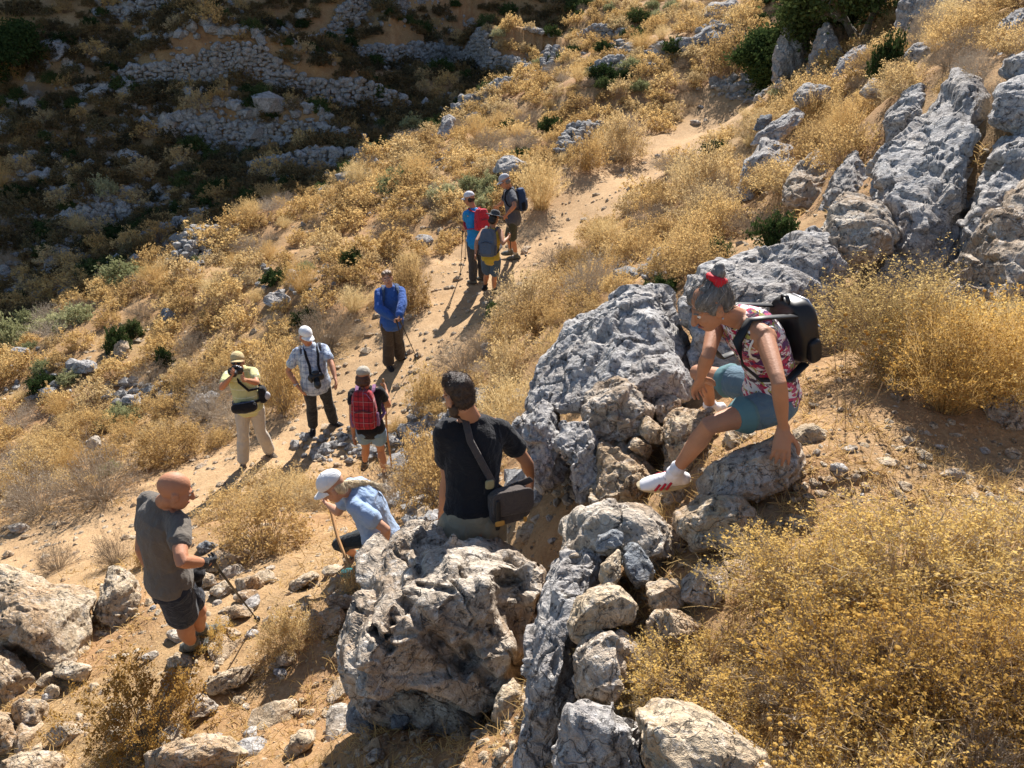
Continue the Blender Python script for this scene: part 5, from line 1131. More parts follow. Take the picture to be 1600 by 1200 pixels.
def arm(pr, J, S, s, add=0.0, t1=2.0, loose=0.0):
    """t1: 0..1 along the upper arm, 1..2 along the forearm"""
    H = S['H']/1.75*S.get('limb', 1.0); A, B, Cc = J['sh'+s], J['el'+s], J['wr'+s]
    prof = [(0, .052), (.25, .050), (.55, .046), (.9, .038), (1.0, .037), (1.2, .041), (1.5, .037), (1.85, .027), (2.0, .025)]
    ts = [t for t, _ in prof if t < t1]+[t1]; pts = []; rad = []
    for t in ts:
        pts.append(lerp(A, B, t) if t <= 1 else lerp(B, Cc, t-1)); rad.append(np.interp(t, [q[0] for q in prof], [q[1] for q in prof])*H+add+loose*min(t, 1))
    pr.tube(pts, rad, n=12)
def leg(pr, J, S, s, add=0.0, t0=0.0, t1=2.0, loose=0.0, fl=0.0):
    H = S['H']/1.75*S.get('limb', 1.0); A, B, Cc = J['hip'+s], J['kn'+s], J['an'+s]
    prof = [(0, .092), (.3, .083), (.6, .068), (.92, .053), (1.0, .052), (1.12, .05), (1.32, .056), (1.6, .044), (1.88, .033), (2.0, .034)]
    ts = [t0]+[t for t, _ in prof if t0 < t < t1]+[t1]; pts = []; rad = []; fw = fwd_of(J)
    for t in ts:
        p = lerp(A, B, t) if t <= 1 else lerp(B, Cc, t-1)
        if 1.1 < t < 1.7: p = p-un(np.cross(np.cross(Cc-B, fw), Cc-B))*0+(-fw)*.012
        pts.append(p); rad.append(np.interp(t, [q[0] for q in prof], [q[1] for q in prof])*H+add+loose*t+fl*max(t-1, 0))
    pr.tube(pts, rad, n=14)
def head_frame(S):
    f = yawv(S['hy'], S.get('hp', 0)); up0 = np.array([math.sin(R(S.get('hr', 0))), 0, 1.0]); r = un(np.cross(f, up0)); u = np.cross(r, f); return r, f, u
class Loc:
    def __init__(s, c, fr, k=1.0): s.c, s.ax, s.k = c, np.array(fr), k
    def __call__(s, x, y, z): return s.c+(np.array([x, y, z])*s.k) @ s.ax
def head(pr, J, S):
    k = S['H']/1.75*S.get('hk', 1.0); fr = head_frame(S); q = Loc(J['head'], fr, k); A = np.array(fr)
    def b(c, r): pr.ball(q(*c), np.array(r)*k, A)
    b((0, -.018, .035), (.076, .096, .084)); b((0, .022, -.03), (.066, .070, .082)); b((0, .045, -.082), (.042, .042, .034)); b((0, .068, .018), (.052, .024, .016))
    b((0, .078, -.075), (.026, .014, .016)); b((.030, .062, -.028), (.027, .022, .025)); b((-.030, .062, -.028), (.027, .022, .025))
    pr.tube([q(0, .088, .012), q(0, .106, -.018), q(0, .110, -.034)], [.010*k, .013*k, .017*k], n=10)
    for s in (-1, 1):
        b((.076*s, -.008, -.015), (.011, .022, .032)); b((.079*s, -.018, .006), (.010, .016, .014))
    nb = J['neck']; pr.tube([nb-un(J['neck']-J['pel'])*.04, nb+un(J['head']-nb)*.02, q(0, -.022, -.05)], [.066*k, .056*k, .055*k], n=14)
    return q
def face(root, q, S):
    k = q.k
    for s in (-1, 1):
        p = Prim(); p.ball(q(.029*s, .0765, .002), .0105*k); e = link('eye', p.mesh('eye', EYEW), root)
        p = Prim(); p.ball(q(.029*s, .0835, -.001), np.array([.0065, .005, .0065])*k, q.ax, 2); link('iris', p.mesh('iris', EYED), e)
        p = Prim(); p.tube([q(.014*s, .092, .020), q(.030*s, .090, .026), q(.046*s, .080, .022)], [.004*k, .005*k, .003*k], n=6); link('eyebrow', p.mesh('eyebrow', S.get('browm', HR['dark'])), root)
    p = Prim(); p.tube([q(-.022, .084, -.066), q(0, .096, -.064), q(.022, .084, -.066)], [.003*k, .0065*k, .003*k], n=8); link('mouth', p.mesh('mouth', LIP), root)
def glasses(root, q):
    k = q.k; p = Prim()
    for s in (-1, 1):
        p.ball(q(.032*s, .092, .0), np.array([.026, .006, .018])*k, q.ax, 2); p.tube([q(.056*s, .086, .006), q(.078*s, .03, .008), q(.081*s, -.015, .004)], [.003*k]*3, n=6)
    p.tube([q(-.012, .098, .006), q(.012, .098, .006)], [.003*k]*2, n=6); return link('sunglasses', p.mesh('sunglasses', GLASS), root)
def cap(root, q, mat, bill=None, lab=None, size=1.0, back=False, name='cap'):
    """baseball cap: domed crown of panels, curved bill, button; returns crown object"""
    k = q.k*size; V, Fc = ico(4); m = V[:, 2] > -.12; W = V.copy(); W[:, 2] = np.maximum(W[:, 2], -.12)
    seam = np.abs(np.cos(np.arctan2(W[:, 1], W[:, 0])*3)); sc_ = 1-.012*(seam < .06)
    X = W*np.array([.086, .108, .088])*sc_[:, None]+[0, -.014, .058]
    o = link(name, fast_mesh(name, q.c+(X*k) @ q.ax, Fc, mat), root)
    if lab: o['label'] = lab
    n, mm = 15, 7; Vb = []; Fb = []
    for top in (0, 1):
        for i in range(n):
            a = (i/(n-1)-.5)*2; th = a*1.15
            for j in range(mm):
                r = j/(mm-1); ex = .088*math.sin(th)*(1+.0*r); ey0 = .094*math.cos(th)-.014; y = ey0+r*.088*(1-a*a)**.6; z = .052-.022*a*a-r*.022-(.004 if not top else 0)
                Vb.append(q.c+(np.array([ex, y, z])*k) @ q.ax)
    for t in (0, 1):
        for i in range(n-1):
            for j in range(mm-1):
                b0 = t*n*mm+i*mm+j; f = (b0, b0+1, b0+mm+1, b0+mm); Fb.append(f if t else f[::-1])
    for i in range(n-1): b0 = i*mm+mm-1; Fb.append((b0, b0+mm, n*mm+b0+mm, n*mm+b0))
    link('bill', mesh_from('bill', Vb, Fb, bill or mat), o)
    p = Prim(); p.ball(q.c+(np.array([0, -.014, .147])*k) @ q.ax, .007*k, None, 2); link('button', p.mesh('button', mat), o); return o
def foot(J, S, s):
    an, toe = J['an'+s], J['toe'+s]; f0 = un(toe-an); up = un(J['kn'+s]-an); up = un(up-f0*np.dot(up, f0)); r = np.cross(f0, up); k = S['H']/1.75
    return r, f0, up, k, (lambda x, y, z: an+(r*x+f0*y+up*z)*k)
def shoe(root, J, S, s, mat, sole=None, boot=0.0, vox=.007, name='shoe'):
    r, f0, up, k, q = foot(J, S, s)
    p = Prim(); p.tube([q(0, -.055, -.045), q(0, 0, -.036), q(0, .07, -.045), q(0, .13, -.057), q(0, .175, -.064)], [(.035*k, .036*k), (.038*k, .045*k), (.042*k, .036*k), (.046*k, .026*k), (.036*k, .017*k)], side=r, n=14)
    p.tube([q(0, -.012, -.03), q(0, -.006, .02+boot)], [(.042*k, .05*k), (.044*k, .047*k)], side=r, n=14)
    o = link(name, p.remesh(name, mat, vox, 2), root)
    th = np.linspace(0, 2*math.pi, 25)[:-1]; ring = [(math.sin(t)*(.044+.008*(math.cos(t) > 0)*math.cos(t)), .060+.142*math.cos(t)) for t in th]; Vs = []
    for z in (-.088, -.066): Vs += [q(x, y, z+(.012*max(0, (y-.12)/.08))) for x, y in ring]
    n = 24; Fs = [(i, (i+1) % n, n+(i+1) % n, n+i) for i in range(n)]+[tuple(range(n))[::-1], tuple(range(n, 2*n))]
    link('sole', mesh_from('sole', Vs, Fs, sole or SOLE, False), o)
    pl_ = Prim()
    for j in range(4):
        y = .045+.024*j; z = -.006-.011*j+.004; pl_.tube([q(-.024, y, z-.006), q(0, y+.006, z+.004), q(.024, y, z-.006)], [.0035*k]*3, n=6)
    link('lace', pl_.mesh('lace', S.get('lacem', SOCK)), o); return o, q
def ribbon_strap(name, pts, w, mat, root, normal=None, t=.004):
    p = Prim(); P = np.array(pts); n = normal if normal is not None else np.array([0, 0, 1.]); p.tube(P, [(w/2, t)]*len(P), side=[un(np.cross(un(P[min(i+1, len(P)-1)]-P[max(i-1, 0)]), n)) for i in range(len(P))], n=8); return link(name, p.mesh(name, mat), root)
def pole(name, a, b, label, mat, r=.008, grip=BLACKP, cat='trekking pole', basket=True):
    a, b = np.array(a), np.array(b); root = empty(name, b); tag(root, label, cat); A = a-b; d = un(A)
    p = Prim(); p.tube([d*0, A*.5], [r*.75, r*.9], n=8); p.tube([A*.48, A*.93], [r, r*1.15], n=8); link('shaft', p.mesh('shaft', mat), root)
    p = Prim(); p.tube([A*.9, A*.96, A*1.03], [r*1.7, r*2.0, r*1.9], n=10); link('grip', p.mesh('grip', grip), root)
    if basket:
        p = Prim(); p.tube([d*.05, d*.058], [.026, .024], n=12); link('basket', p.mesh('basket', BLACKP), root)
    return root
def staff(name, pts, label):
    P = np.array(pts); root = empty(name, P[-1]); tag(root, label, 'walking stick'); p = Prim(); n = 9; Q = [lerp(P[0], P[-1], t)+np.array([.008*math.sin(t*9), .006*math.cos(t*7), 0]) for t in np.linspace(0, 1, n)]
    p.tube([x-P[-1] for x in Q], list(np.linspace(.0155, .011, n)), n=9); link('shaft', p.mesh('shaft', WOOD), root); return root
def pack_bag(name, c, rt, up, bk, w, h, t, mat, label, trim=None, straps=None, pocketm=None, leather=False, hang=None):
    """rucksack: rounded body, front pocket, top flap, zips, side pockets, haul loop and shoulder straps"""
    c = np.array(c); root = empty(name, c); tag(root, label, 'backpack'); A = np.array([rt, bk, up]); trim = trim or mat
    def q(x, y, z): return np.array([x*w, y*t, z*h]) @ A
    def body(sx, sy, sz, off, n=4, p_=.5 if leather else .38):
        V, Fc = ico(n); W = np.sign(V)*np.abs(V)**p_; W = W/np.maximum(1, np.linalg.norm(W, axis=1, keepdims=True)/1.32); return (W*np.array([sx*w/2, sy*t/2, sz*h/2])) @ A+off, Fc
    def blob(nm, sx, sy, sz, off, m, par, n=4):
        V, Fc = body(sx, sy, sz, off, n); N = vnormals(V, Fc); V = V+N*(fbm(V*14, 3, 2)*.008)[:, None]
        return link(nm, fast_mesh(nm, V, Fc, m), par)
    top = 1-.12
    V, Fc = body(1, 1, 1, q(0, .02, 0)); z = (V @ A[2])/(h/2); V = V-np.outer((V @ A[0])*np.clip(z-.2, 0, 1)*.28, A[0]); V = V+vnormals(V, Fc)*(fbm(V*11, 7, 3)*.010)[:, None]
    link('bag_body', fast_mesh('bag_body', V, Fc, mat), root)
    pk = blob('front_pocket', .72, .42, .46, q(0, .46, -.20), pocketm or mat, root)
    p = Prim(); p.tube([q(-.30, .70, -.02), q(0, .72, .035), q(.30, .70, -.02)], [.005]*3, n=6); link('zip', p.mesh('zip', METAL if leather else BLACKP), pk)
    p = Prim(); p.tube([q(-.42, .36, -.05), q(-.38, .44, .26), q(-.2, .42, .44), q(.2, .42, .44), q(.38, .44, .26), q(.42, .36, -.05)], [.006]*6, n=6); link('zip', p.mesh('zip', METAL if leather else trim), root)
    p = Prim(); p.tube([q(-.10, -.25, .48), q(-.06, -.25, .58), q(.06, -.25, .58), q(.10, -.25, .48)], [(.011, .005)]*4, side=A[1], n=8); link('haul_loop', p.mesh('haul_loop', trim), root)
    for s in (-1, 1):
        blob('side_pocket', .16, .5, .36, q(.50*s, .05, -.26), trim, root, 3)
    if straps:
        for P in straps: ribbon_strap('shoulder_strap', [np.array(x)-c for x in P], .045, trim, root, None, .007)
    return root
def over_shoulder(J, S, s, bagtop, bagbot, add=.02):
    """strap from the top of the bag over the shoulder, down the chest and back under the arm"""
    f = fwd_of(J); up = un(J['neck']-J['pel']); sh = lerp(J['neck'], J['sh'+s], .62); k = S['H']/1.75; a = np.array(bagtop); b = np.array(bagbot); lat = un(J['sh'+s]-J['neck'])
    return [a, sh-f*.075*k+up*.015*k, sh+up*(.052*k+add), sh+f*.085*k+up*.01*k+f*add, sh+f*(.115*k+add)-up*.11*k+lat*.01, sh+f*(.085*k+add)-up*.21*k+lat*.045*k, sh-up*.27*k+lat*(.085*k+add*.6)-f*.01, b]
PEOPLE = []
def person(S):
    vox = S.get('vox', .009); dec = S.get('dec', .5)
    lo, hi = S['D']-1.2, S['D']+1.2
    if S.get('ground', True):                            # stand the lower foot on the soil
        def gap(d):
            J = build_joints(S, d); return min((J['an'+s][2]-hz(J['an'+s][0], J['an'+s][1])) for s in S.get('feet', 'LR'))-.088*S['H']/1.75
        for _ in range(22):
            m = (lo+hi)/2
            if gap(m) > 0: lo = m
            else: hi = m
        D = (lo+hi)/2
    else: D = S['D']
    J = build_joints(S, D); print(S['key'], 'sh', [(s, [round(v) for v in proj(J['sh'+s])[:2]], S['sh'+s]) for s in 'LR'], 'el', [(s, [round(v) for v in proj(J['el'+s])[:2]], S['el'+s]) for s in 'LR'], 'depth %.2f -> %.2f' % (S['D'], D), 'gaps', ['%.2f' % (J['an'+s][2]-hz(J['an'+s][0], J['an'+s][1])) for s in 'LR'], 'spine px', [round(x) for x in proj(J['neck'])[:2]])
    base = (J['anL']+J['anR'])/2; base[2] = min(J['anL'][2], J['anR'][2])-.09
    root = empty('person', base); tag(root, S['label'], 'person', S.get('group')); mark = set(col.objects)
    H = S['H']/1.75; sk = S['skin']
    b = Prim(); torso(b, J, S); fw = fwd_of(J); ls = un(J['shR']-J['shL'])
    q = head(b, J, S)
    for s in 'LR':
        b.tube([lerp(J['neck'], J['sh'+s], .1)-np.array([0, 0, .01]), lerp(J['neck'], J['sh'+s], .6), J['sh'+s]], [.05*H, .050*H, .054*H], n=12)
        b.tube([spine(J, S, .78)+ls*(.07 if s == 'R' else -.07)*H, J['sh'+s]-np.array([0, 0, .01])], [.08*H, .058*H], n=12)
        if J['el'+s] is not None: arm(b, J, S, s)
        leg(b, J, S, s); b.ball(lerp(J['pel'], J['hip'+s], .75)-fw*.028*H-np.array([0, 0, .03*H]), .090*H*S.get('limb', 1))
        fq = foot(J, S, s)[4]; b.tube([fq(0, 0, 0), fq(0, .02, -.04), fq(0, .13, -.058)], [.030*H, .026*H, .018*H], n=10)
    grips = {}
    for s, sg in (('L', -1), ('R', 1)):
        if J['el'+s] is None: continue
        hd = S.get('hand'+s, {}); d = hd.get('dir'); d = np.array(d) if d is not None else J['wr'+s]-J['el'+s]; n = np.array(hd.get('palm', -ls*sg))
        if hd.get('glove'):
            g = Prim(); grips[s] = hand(g, J['wr'+s], d, n, hd.get('sg', -sg), hd.get('curl', .35), H*1.12); g.tube([lerp(J['el'+s], J['wr'+s], .86), J['wr'+s]], [.033*H, .031*H], n=12)
            link('glove', g.remesh('glove', C['black'], .005, 1), root); b.ball(J['wr'+s]+un(d)*.05, .022)
        else: grips[s] = hand(b, J['wr'+s], d, n, hd.get('sg', -sg), hd.get('curl', .35), H*S.get('handk', 1.0))
    off = lambda: None
    link('body', b.remesh('body', sk, vox*.8, 2, dec=dec), root)
    # upper garment
    if S.get('top'):
        c = Prim(); torso(c, J, S, .013, S.get('hem', -.16), S.get('neckline', .97), 1.0)
        for s in 'LR':
            st = S.get('sleeve', .5)
            if st > 0:
                c.tube([lerp(J['neck'], J['sh'+s], .25)-np.array([0, 0, .018]), lerp(J['neck'], J['sh'+s], .65)-np.array([0, 0, .004]), J['sh'+s]], [.053*H, .055*H, .060*H], n=12)
                c.tube([spine(J, S, .78)+ls*(.07 if s == 'R' else -.07)*H, J['sh'+s]-np.array([0, 0, .015])], [.09*H, .061*H], n=12)
                if J['el'+s] is not None: arm(c, J, S, s, .013, st, S.get('loose', .008))
            else:
                c.tube([lerp(J['neck'], J['sh'+s], .45)-np.array([0, 0, .015]), lerp(J['neck'], J['sh'+s], .72)-np.array([0, 0, .008])], [.046*H, .050*H], n=12)
                c.tube([spine(J, S, .62)+ls*(.06 if s == 'R' else -.06)*H, lerp(J['neck'], J['sh'+s], .72)-np.array([0, 0, .03])], [.095*H, .055*H], n=12)
        if S.get('sleeve', .5) > 0: c.tube([J['shL']-np.array([0, 0, .012]), lerp(J['shL'], J['neck'], .62)-np.array([0, 0, .010*H]), J['neck']-un(J['neck']-J['pel'])*.035*H, lerp(J['shR'], J['neck'], .62)-np.array([0, 0, .010*H]), J['shR']-np.array([0, 0, .012])], [.056*H, .057*H, .064*H, .057*H, .056*H], n=14)
        t = link(S.get('topname', 't_shirt'), c.remesh(S.get('topname', 't_shirt'), S['top'], vox, 2, S.get('wr', .010), 5, dec), root)
        if S.get('toplabel'): t['label'] = S['toplabel']
        if S.get('collar'):
            p = Prim(); u = un(J['neck']-J['pel']); p.tube([J['neck']-u*.02*H+fw*.075*H+ls*.03, J['neck']+u*.012+ls*.068*H, J['neck']+u*.02-fw*.068*H, J['neck']+u*.012-ls*.068*H, J['neck']-u*.02*H+fw*.075*H-ls*.03], [(.022*H, .008*H)]*5, side=u, n=8); link('collar', p.mesh('collar', S.get('collarm', S['top'])), t)
    if S.get('bottom'):
        c = Prim(); torso(c, J, S, .004, -.10, S.get('waist', .05)); e = S['leglen']
        for s in 'LR':
            leg(c, J, S, s, S.get('padd', .012), 0, e, S.get('ploose', .006), S.get('flare', 0)); c.ball(lerp(J['pel'], J['hip'+s], .75)-fw*.028*H-np.array([0, 0, .03*H]), .097*H*S.get('limb', 1))
        p = link(S.get('botname', 'trousers' if e > 1.5 else 'shorts'), c.remesh('trousers', S['bottom'], vox, 2, .006, 9, dec), root); p.data.name = p.name
    for s in 'LR':
        if S.get('shoes') is not None:
            o, sq_ = shoe(root, J, S, s, S['shoes'], S.get('sole'), S.get('boot', .03), vox=max(.006, vox*.8), name=S.get('shoename', 'boot'))
            if S.get('stripes'):
                for j in range(3):
                    for sd in (-1, 1):
                        p = Prim(); y = .035+.030*j; p.tube([sq_(.039*sd, y-.020, -.020-.004*j), sq_(.0475*sd, y, -.042-.003*j), sq_(.046*sd, y+.012, -.066)], [(.0065, .003)]*3, side=V3(sq_(0, 1, 0)-sq_(0, 0, 0)), n=6)
                        link('stripe', p.mesh('stripe', REDST), o)
        if S.get('sock') is not None:
            p = Prim(); A, B = J['kn'+s], J['an'+s]; p.tube([lerp(A, B, 1-S.get('sockh', .14)), lerp(A, B, .94), lerp(A, B, .985)], [.040*H, .038*H, .038*H], n=12); link('sock', p.mesh('sock', S['sock']), root)
    if S.get('face', True): face(root, q, S)
    S['J'] = J; S['q'] = q; S['grips'] = grips; S['root'] = root
    if S.get('extra'): S['extra'](S, J, q, root)
    for o in col.objects:                                 # keep parts where they were built
        if o.parent == root and o not in mark: o.location = -root.location
    PEOPLE.append(S); return S
def hair_cap(root, q, mat, shape, name='hair', wr=.006, vox=.006):
    p = Prim()
    for c, r in shape: p.ball(q(*c), np.array(r)*q.k, q.ax)
    return link(name, p.remesh(name, mat, vox, 1, wr, 3), root)
def strands(hair, q, mat, n, ln, flow, seed=1, w=.0028, lift=.25):
    """loose locks lying over the hair so that it does not read as one moulded shell"""
    rs = np.random.RandomState(seed); me = hair.data; co = np.empty(len(me.vertices)*3, np.float32); me.vertices.foreach_get('co', co); co = co.reshape(-1, 3).astype(float)
    N = np.empty(len(co)*3, np.float32); me.vertices.foreach_get('normal', N); N = N.reshape(-1, 3); k = rs.randint(0, len(co), n); p0 = co[k]; nn = N[k]
    d = np.array([flow(((p-q.c) @ q.ax.T)/q.k) for p in p0]); d = nrm(d) @ q.ax; d = d-nn*(d*nn).sum(1)[:, None]; d = nrm(nrm(d)+rs.normal(size=d.shape)*.22)
    L = rs.uniform(.5, 1.2, n)[:, None]*ln; out = []
    ribbons(np.stack([p0+nn*.0015, p0+d*L*.5+nn*L*lift*.55, p0+d*L+nn*L*lift*.35], 1), np.full(n, w), rs, 0, out)
    o = link('hair_strand', pack('hair_strand', out, [mat]), hair); o['kind'] = 'stuff'; return o
SHORT = [((0, -.028, .045), (.081, .096, .086)), ((0, -.05, .0), (.077, .068, .07)), ((.045, .0, .07), (.04, .07, .05)), ((-.045, .0, .07), (.04, .07, .05))]
def camera_gear(name, c, rt, fw, up, label, k=1.0):
    root = empty(name, c); tag(root, label, 'camera'); A = np.array([rt, fw, up])*k; q = lambda x, y, z: np.array([x, y, z]) @ A
    p = Prim(); p.tube([q(-.062, 0, 0), q(.062, 0, 0)], [(.036*k, .048*k)]*2, side=un(fw), n=14); p.tube([q(-.02, 0, .05), q(.02, 0, .05)], [(.03*k, .022*k)]*2, side=un(fw), n=10); p.tube([q(.055, .02, -.005), q(.055, .035, -.005)], [(.016*k, .042*k)]*2, side=un(rt), n=10)
    b = link('camera_body', p.mesh('camera_body', BLACKP), root)
    p = Prim(); p.tube([q(0, .03, 0), q(0, .085, 0), q(0, .087, 0), q(0, .125, 0)], [.034*k, .034*k, .038*k, .038*k], n=18); L = link('lens', p.mesh('lens', BLACKP), root)
    p = Prim(); p.tube([q(0, .124, 0), q(0, .1265, 0)], [.030*k, .029*k], n=18); link('front_glass', p.mesh('front_glass', GLASS), L)
    p = Prim(); p.ball(q(-.045, .012, .052), .009*k, None, 2); link('shutter_button', p.mesh('shutter_button', METAL), root)
    return root
# ---------------------------------------------------------------- the eleven hikers
def sub(v, c): return np.array(v)-np.array(c)
# 1 bald man in grey T-shirt, seen from behind
def x1(S, J, q, root):
    g = S['grips']['R']; tip = V3(ground_at(404, 971)); pole('trekking_pole', g, tip, 'black trekking pole held by the bald man in grey', BLACKP)
    fw = fwd_of(J); p = Prim(); c = lerp(J['pel'], J['hipR'], .9)+fw*.17-np.array([0, 0, -.02]); p.ball(c, (.05, .06, .05)); p.tube([c, c-np.array([0, 0, .09])], [.03, .022], n=8); o = link('hip_bag', p.remesh('hip_bag', C['black'], .008, 2), root)
person(dict(key='bald', label='bald man in a grey-brown T-shirt and navy shorts stepping down at left', H=1.78, D=5.5, yaw=56, ty=42, hy=62, hp=-24, skin=SK_RED, face=True, vox=.007,
    pel=(264,900), neck=(254,787), head=(274,767), shL=(222,797), shR=(275,811), elL=(219,868), wrL=(246,905), elR=(283,877), wrR=(319,879), knR=(290,975), anR=(301,1006), knL=(310,955), anL=(314,985),
    off=dict(elL=.1, wrL=.2, elR=-.12, wrR=.12, knR=-.02, anR=.25, knL=.25, anL=.25, head=.08), fyR=62, fyL=58, fpL=-12, fpR=-12, build=1.04, limb=1.05, sw=.108, feet='R', bend=(-.02, -.01, 0),
    handR=dict(glove=True, curl=1.0, palm=(-.6, .5, .2)), handL=dict(glove=True, curl=.6), top=C['taupe'], sleeve=.52, loose=.014, hem=-.10, bottom=C['navy'], leglen=.74, ploose=.035, shoes=BOOT, boot=.05, sock=C['beige'], sockh=.2, extra=x1))
# 2 bent woman with white cap
def x2(S, J, q, root):
    cap(root, q, C['white'], size=1.04)
    hair_cap(root, q, HR['blond'], [((0, -.035, .0), (.077, .062, .07)), ((.0, -.05, -.045), (.062, .045, .05))])
    p = Prim(); u = un(J['neck']-J['pel']); f = fwd_of(J); a = q(0, -.085, -.03); pts = [a, lerp(a, J['neck']-f*.11, .7), spine(J, S, .86)-f*.135, spine(J, S, .70)-f*.150, spine(J, S, .52)-f*.145]; p.tube(pts, [(.026, .020), (.026, .018), (.025, .015), (.019, .012), (.006, .005)], n=10); pt = link('ponytail', p.remesh('ponytail', HR['blond'], .006, 1, .008, 4), root); tl_ = un(pts[-1]-pts[0]) @ q.ax.T; strands(pt, q, HR['blond'], 260, .07, lambda v: tl_, 8, .0026, .03)
    staff('walking_stick', [S['grips']['R']+np.array([0, 0, .04]), V3(ground_at(553, 910))], 'pale wooden walking stick held by the woman in the white cap')
person(dict(key='whitecap', novert=('knR', 'knL', 'anR'), label='bending woman in a white cap, light blue T-shirt and dark leggings', H=1.62, D=6.0, yaw=-92, ty=-106, hy=-96, hp=-38, skin=SK_MID, vox=.008, dec=None, feet='L',
    pel=(596,838), neck=(546,767), head=(521,762), tl=.29, shL=(566,786), shR=(545,770), elL=(603,827), wrL=(601,852), elR=(529,800), wrR=(513,789), knR=(529,850), anR=(556,868), knL=(566,868), anL=(560,893),
    off=dict(neck=0.05, elL=-.06, wrL=.06, elR=.1, wrR=.15, knR=.05, anR=.25, knL=-.22, anL=.05), fyR=-80, fyL=-75, fpR=-30, bend=(.02, .02, .07), build=1.08, belly=.02,
    handR=dict(curl=1.05, palm=(.5, -.6, .3)), handL=dict(curl=.2, palm=(0, 0, -1)), top=C['sky'], sleeve=.6, loose=.03, hem=-.30, neckline=.96, wr=.009, bottom=C['leggings'], botname='leggings', leglen=1.25, padd=.006, ploose=0, shoes=TEAL, boot=.02, sock=None, extra=x2))
# 3 man in black with a satchel
def x3(S, J, q, root):
    hair_cap(root, q, HR['brown'], [((0, -.032, .048), (.0785, .090, .080)), ((0, -.045, .015), (.0765, .068, .062)), ((0, -.052, -.03), (.066, .048, .052)), ((0, .0, .088), (.066, .070, .044)), ((.02, .02, .110), (.04, .04, .026)), ((-.02, -.01, .115), (.045, .045, .026))], wr=.006)
    strands([o for o in root.children if o.name.startswith('hair')][-1], q, HR['brown'], 1500, .012, lambda v: (v[0]*6, .2, 1.2), 3, .0026, .9)
    p = Prim(); p.ball(q(0, .05, -.08), np.array([.05, .047, .042])*q.k, q.ax); p.ball(q(.05, .01, -.06), np.array([.022, .04, .045])*q.k, q.ax); p.ball(q(-.05, .01, -.06), np.array([.022, .04, .045])*q.k, q.ax); link('beard', p.remesh('beard', HR['brown'], .006, 1, .003), root)
    f = fwd_of(J); ls = un(J['shR']-J['shL']); up = un(J['neck']-J['pel']); c = spine(J, S, .17)+ls*.17-f*.12; up = un(up*.45+np.array([0, 0, .6]))
    r = empty('satchel', c); tag(r, 'brown canvas satchel hanging across the back of the man in black', 'shoulder bag'); a_ = un(ls*.95+f*.05); a_ = un(a_-up*np.dot(a_, up)); A = np.array([a_, -un(np.cross(up, a_)), up])
    b = lambda x, y, z: np.array([x, y, z]) @ A
    def slab(w, h, t, n=4):
        V, Fc = ico(n); W = np.sign(V)*np.abs(V)**.4; W = W/np.maximum(1, np.linalg.norm(W, axis=1, keepdims=True)/1.3); return W*np.array([w/2, t/2, h/2]), Fc
    V, Fc = slab(.23, .19, .09); link('bag_body', fast_mesh('bag_body', V @ A+fbm(V*12, 4, 2)[:, None]*.008, Fc, C['bagbrown']), r)
    V, Fc = slab(.24, .14, .03); V = V+[0, .048, .03]; fl = link('flap', fast_mesh('flap', V @ A, Fc, C['bagbrown']), r)
    V, Fc = slab(.03, .17, .012, 3); link('side_strip', fast_mesh('side_strip', (V+[-.10, .070, -.02]) @ A, Fc, LEATHER), fl)
    V, Fc = slab(.055, .03, .008, 3); link('leather_tag', fast_mesh('leather_tag', (V+[-.09, .075, -.065]) @ A, Fc, M_TAG), fl)
    V, Fc = slab(.02, .03, .008, 3); link('buckle', fast_mesh('buckle', (V+[.06, .073, -.07]) @ A, Fc, M_TAG), fl)
    sL = lerp(J['neck'], J['shL'], .42)
    back = [sL+up*.055+f*.02, sL+up*.04-f*.07, spine(J, S, .84)-f*.128-ls*.06, spine(J, S, .62)-f*.146-ls*.0, spine(J, S, .42)-f*.142+ls*.06, c+up*.13-A[0]*.12]
    ribbon_strap('strap', [sub(x, c) for x in back], .04, C['bagbrown'], r, -f, .005)
    fr = [sL+up*.055+f*.02, sL+f*.10, spine(J, S, .6)+f*.15+ls*.06, spine(J, S, .35)+f*.12+ls*.13, spine(J, S, .25)+ls*.19, c+up*.12+A[0]*.13]
    ribbon_strap('strap', [sub(x, c) for x in fr], .04, C['bagbrown'], r, f, .005)
    V, Fc = slab(.05, .05, .018, 3); o = link('strap_buckle', fast_mesh('strap_buckle', V @ A+sub(lerp(back[4], back[5], .75), c), Fc, plain('brass', (.30, .25, .13), .4)), r)
M_TAG = plain('tan_leather_tag', (.52, .27, .06), .55)
person(dict(key='black', hk=.93, label='man in a black T-shirt and khaki shorts seen from behind with a satchel', H=1.76, D=4.7, yaw=-15, ty=-24, hy=-42, hp=-26, skin=SK_TAN, vox=.007, dec=None, feet='LR',
    pel=(737,808), neck=(739,658), head=(716,619), shL=(706,673), shR=(787,664), elL=(700,748), wrL=(691,797), elR=(822,721), wrR=(829,744), knL=(716,905), anL=(716,985), knR=(768,895), anR=(778,960),
    off=dict(neck=.0, elL=.22, wrL=.2, elR=.22, wrR=.25, knL=.1, knR=.1, anR=-.05), limb=.95, build=.89, sw=.091, tl=.30,
    handL=dict(curl=.5), handR=dict(curl=.55, dir=(.02, .25, -.9)), top=C['black'], sleeve=.58, loose=.012, hem=.09, neckline=.95, bottom=C['khaki'], leglen=.72, ploose=.03, shoes=BOOTB, sock=C['beige'], browm=HR['brown'], extra=x3))
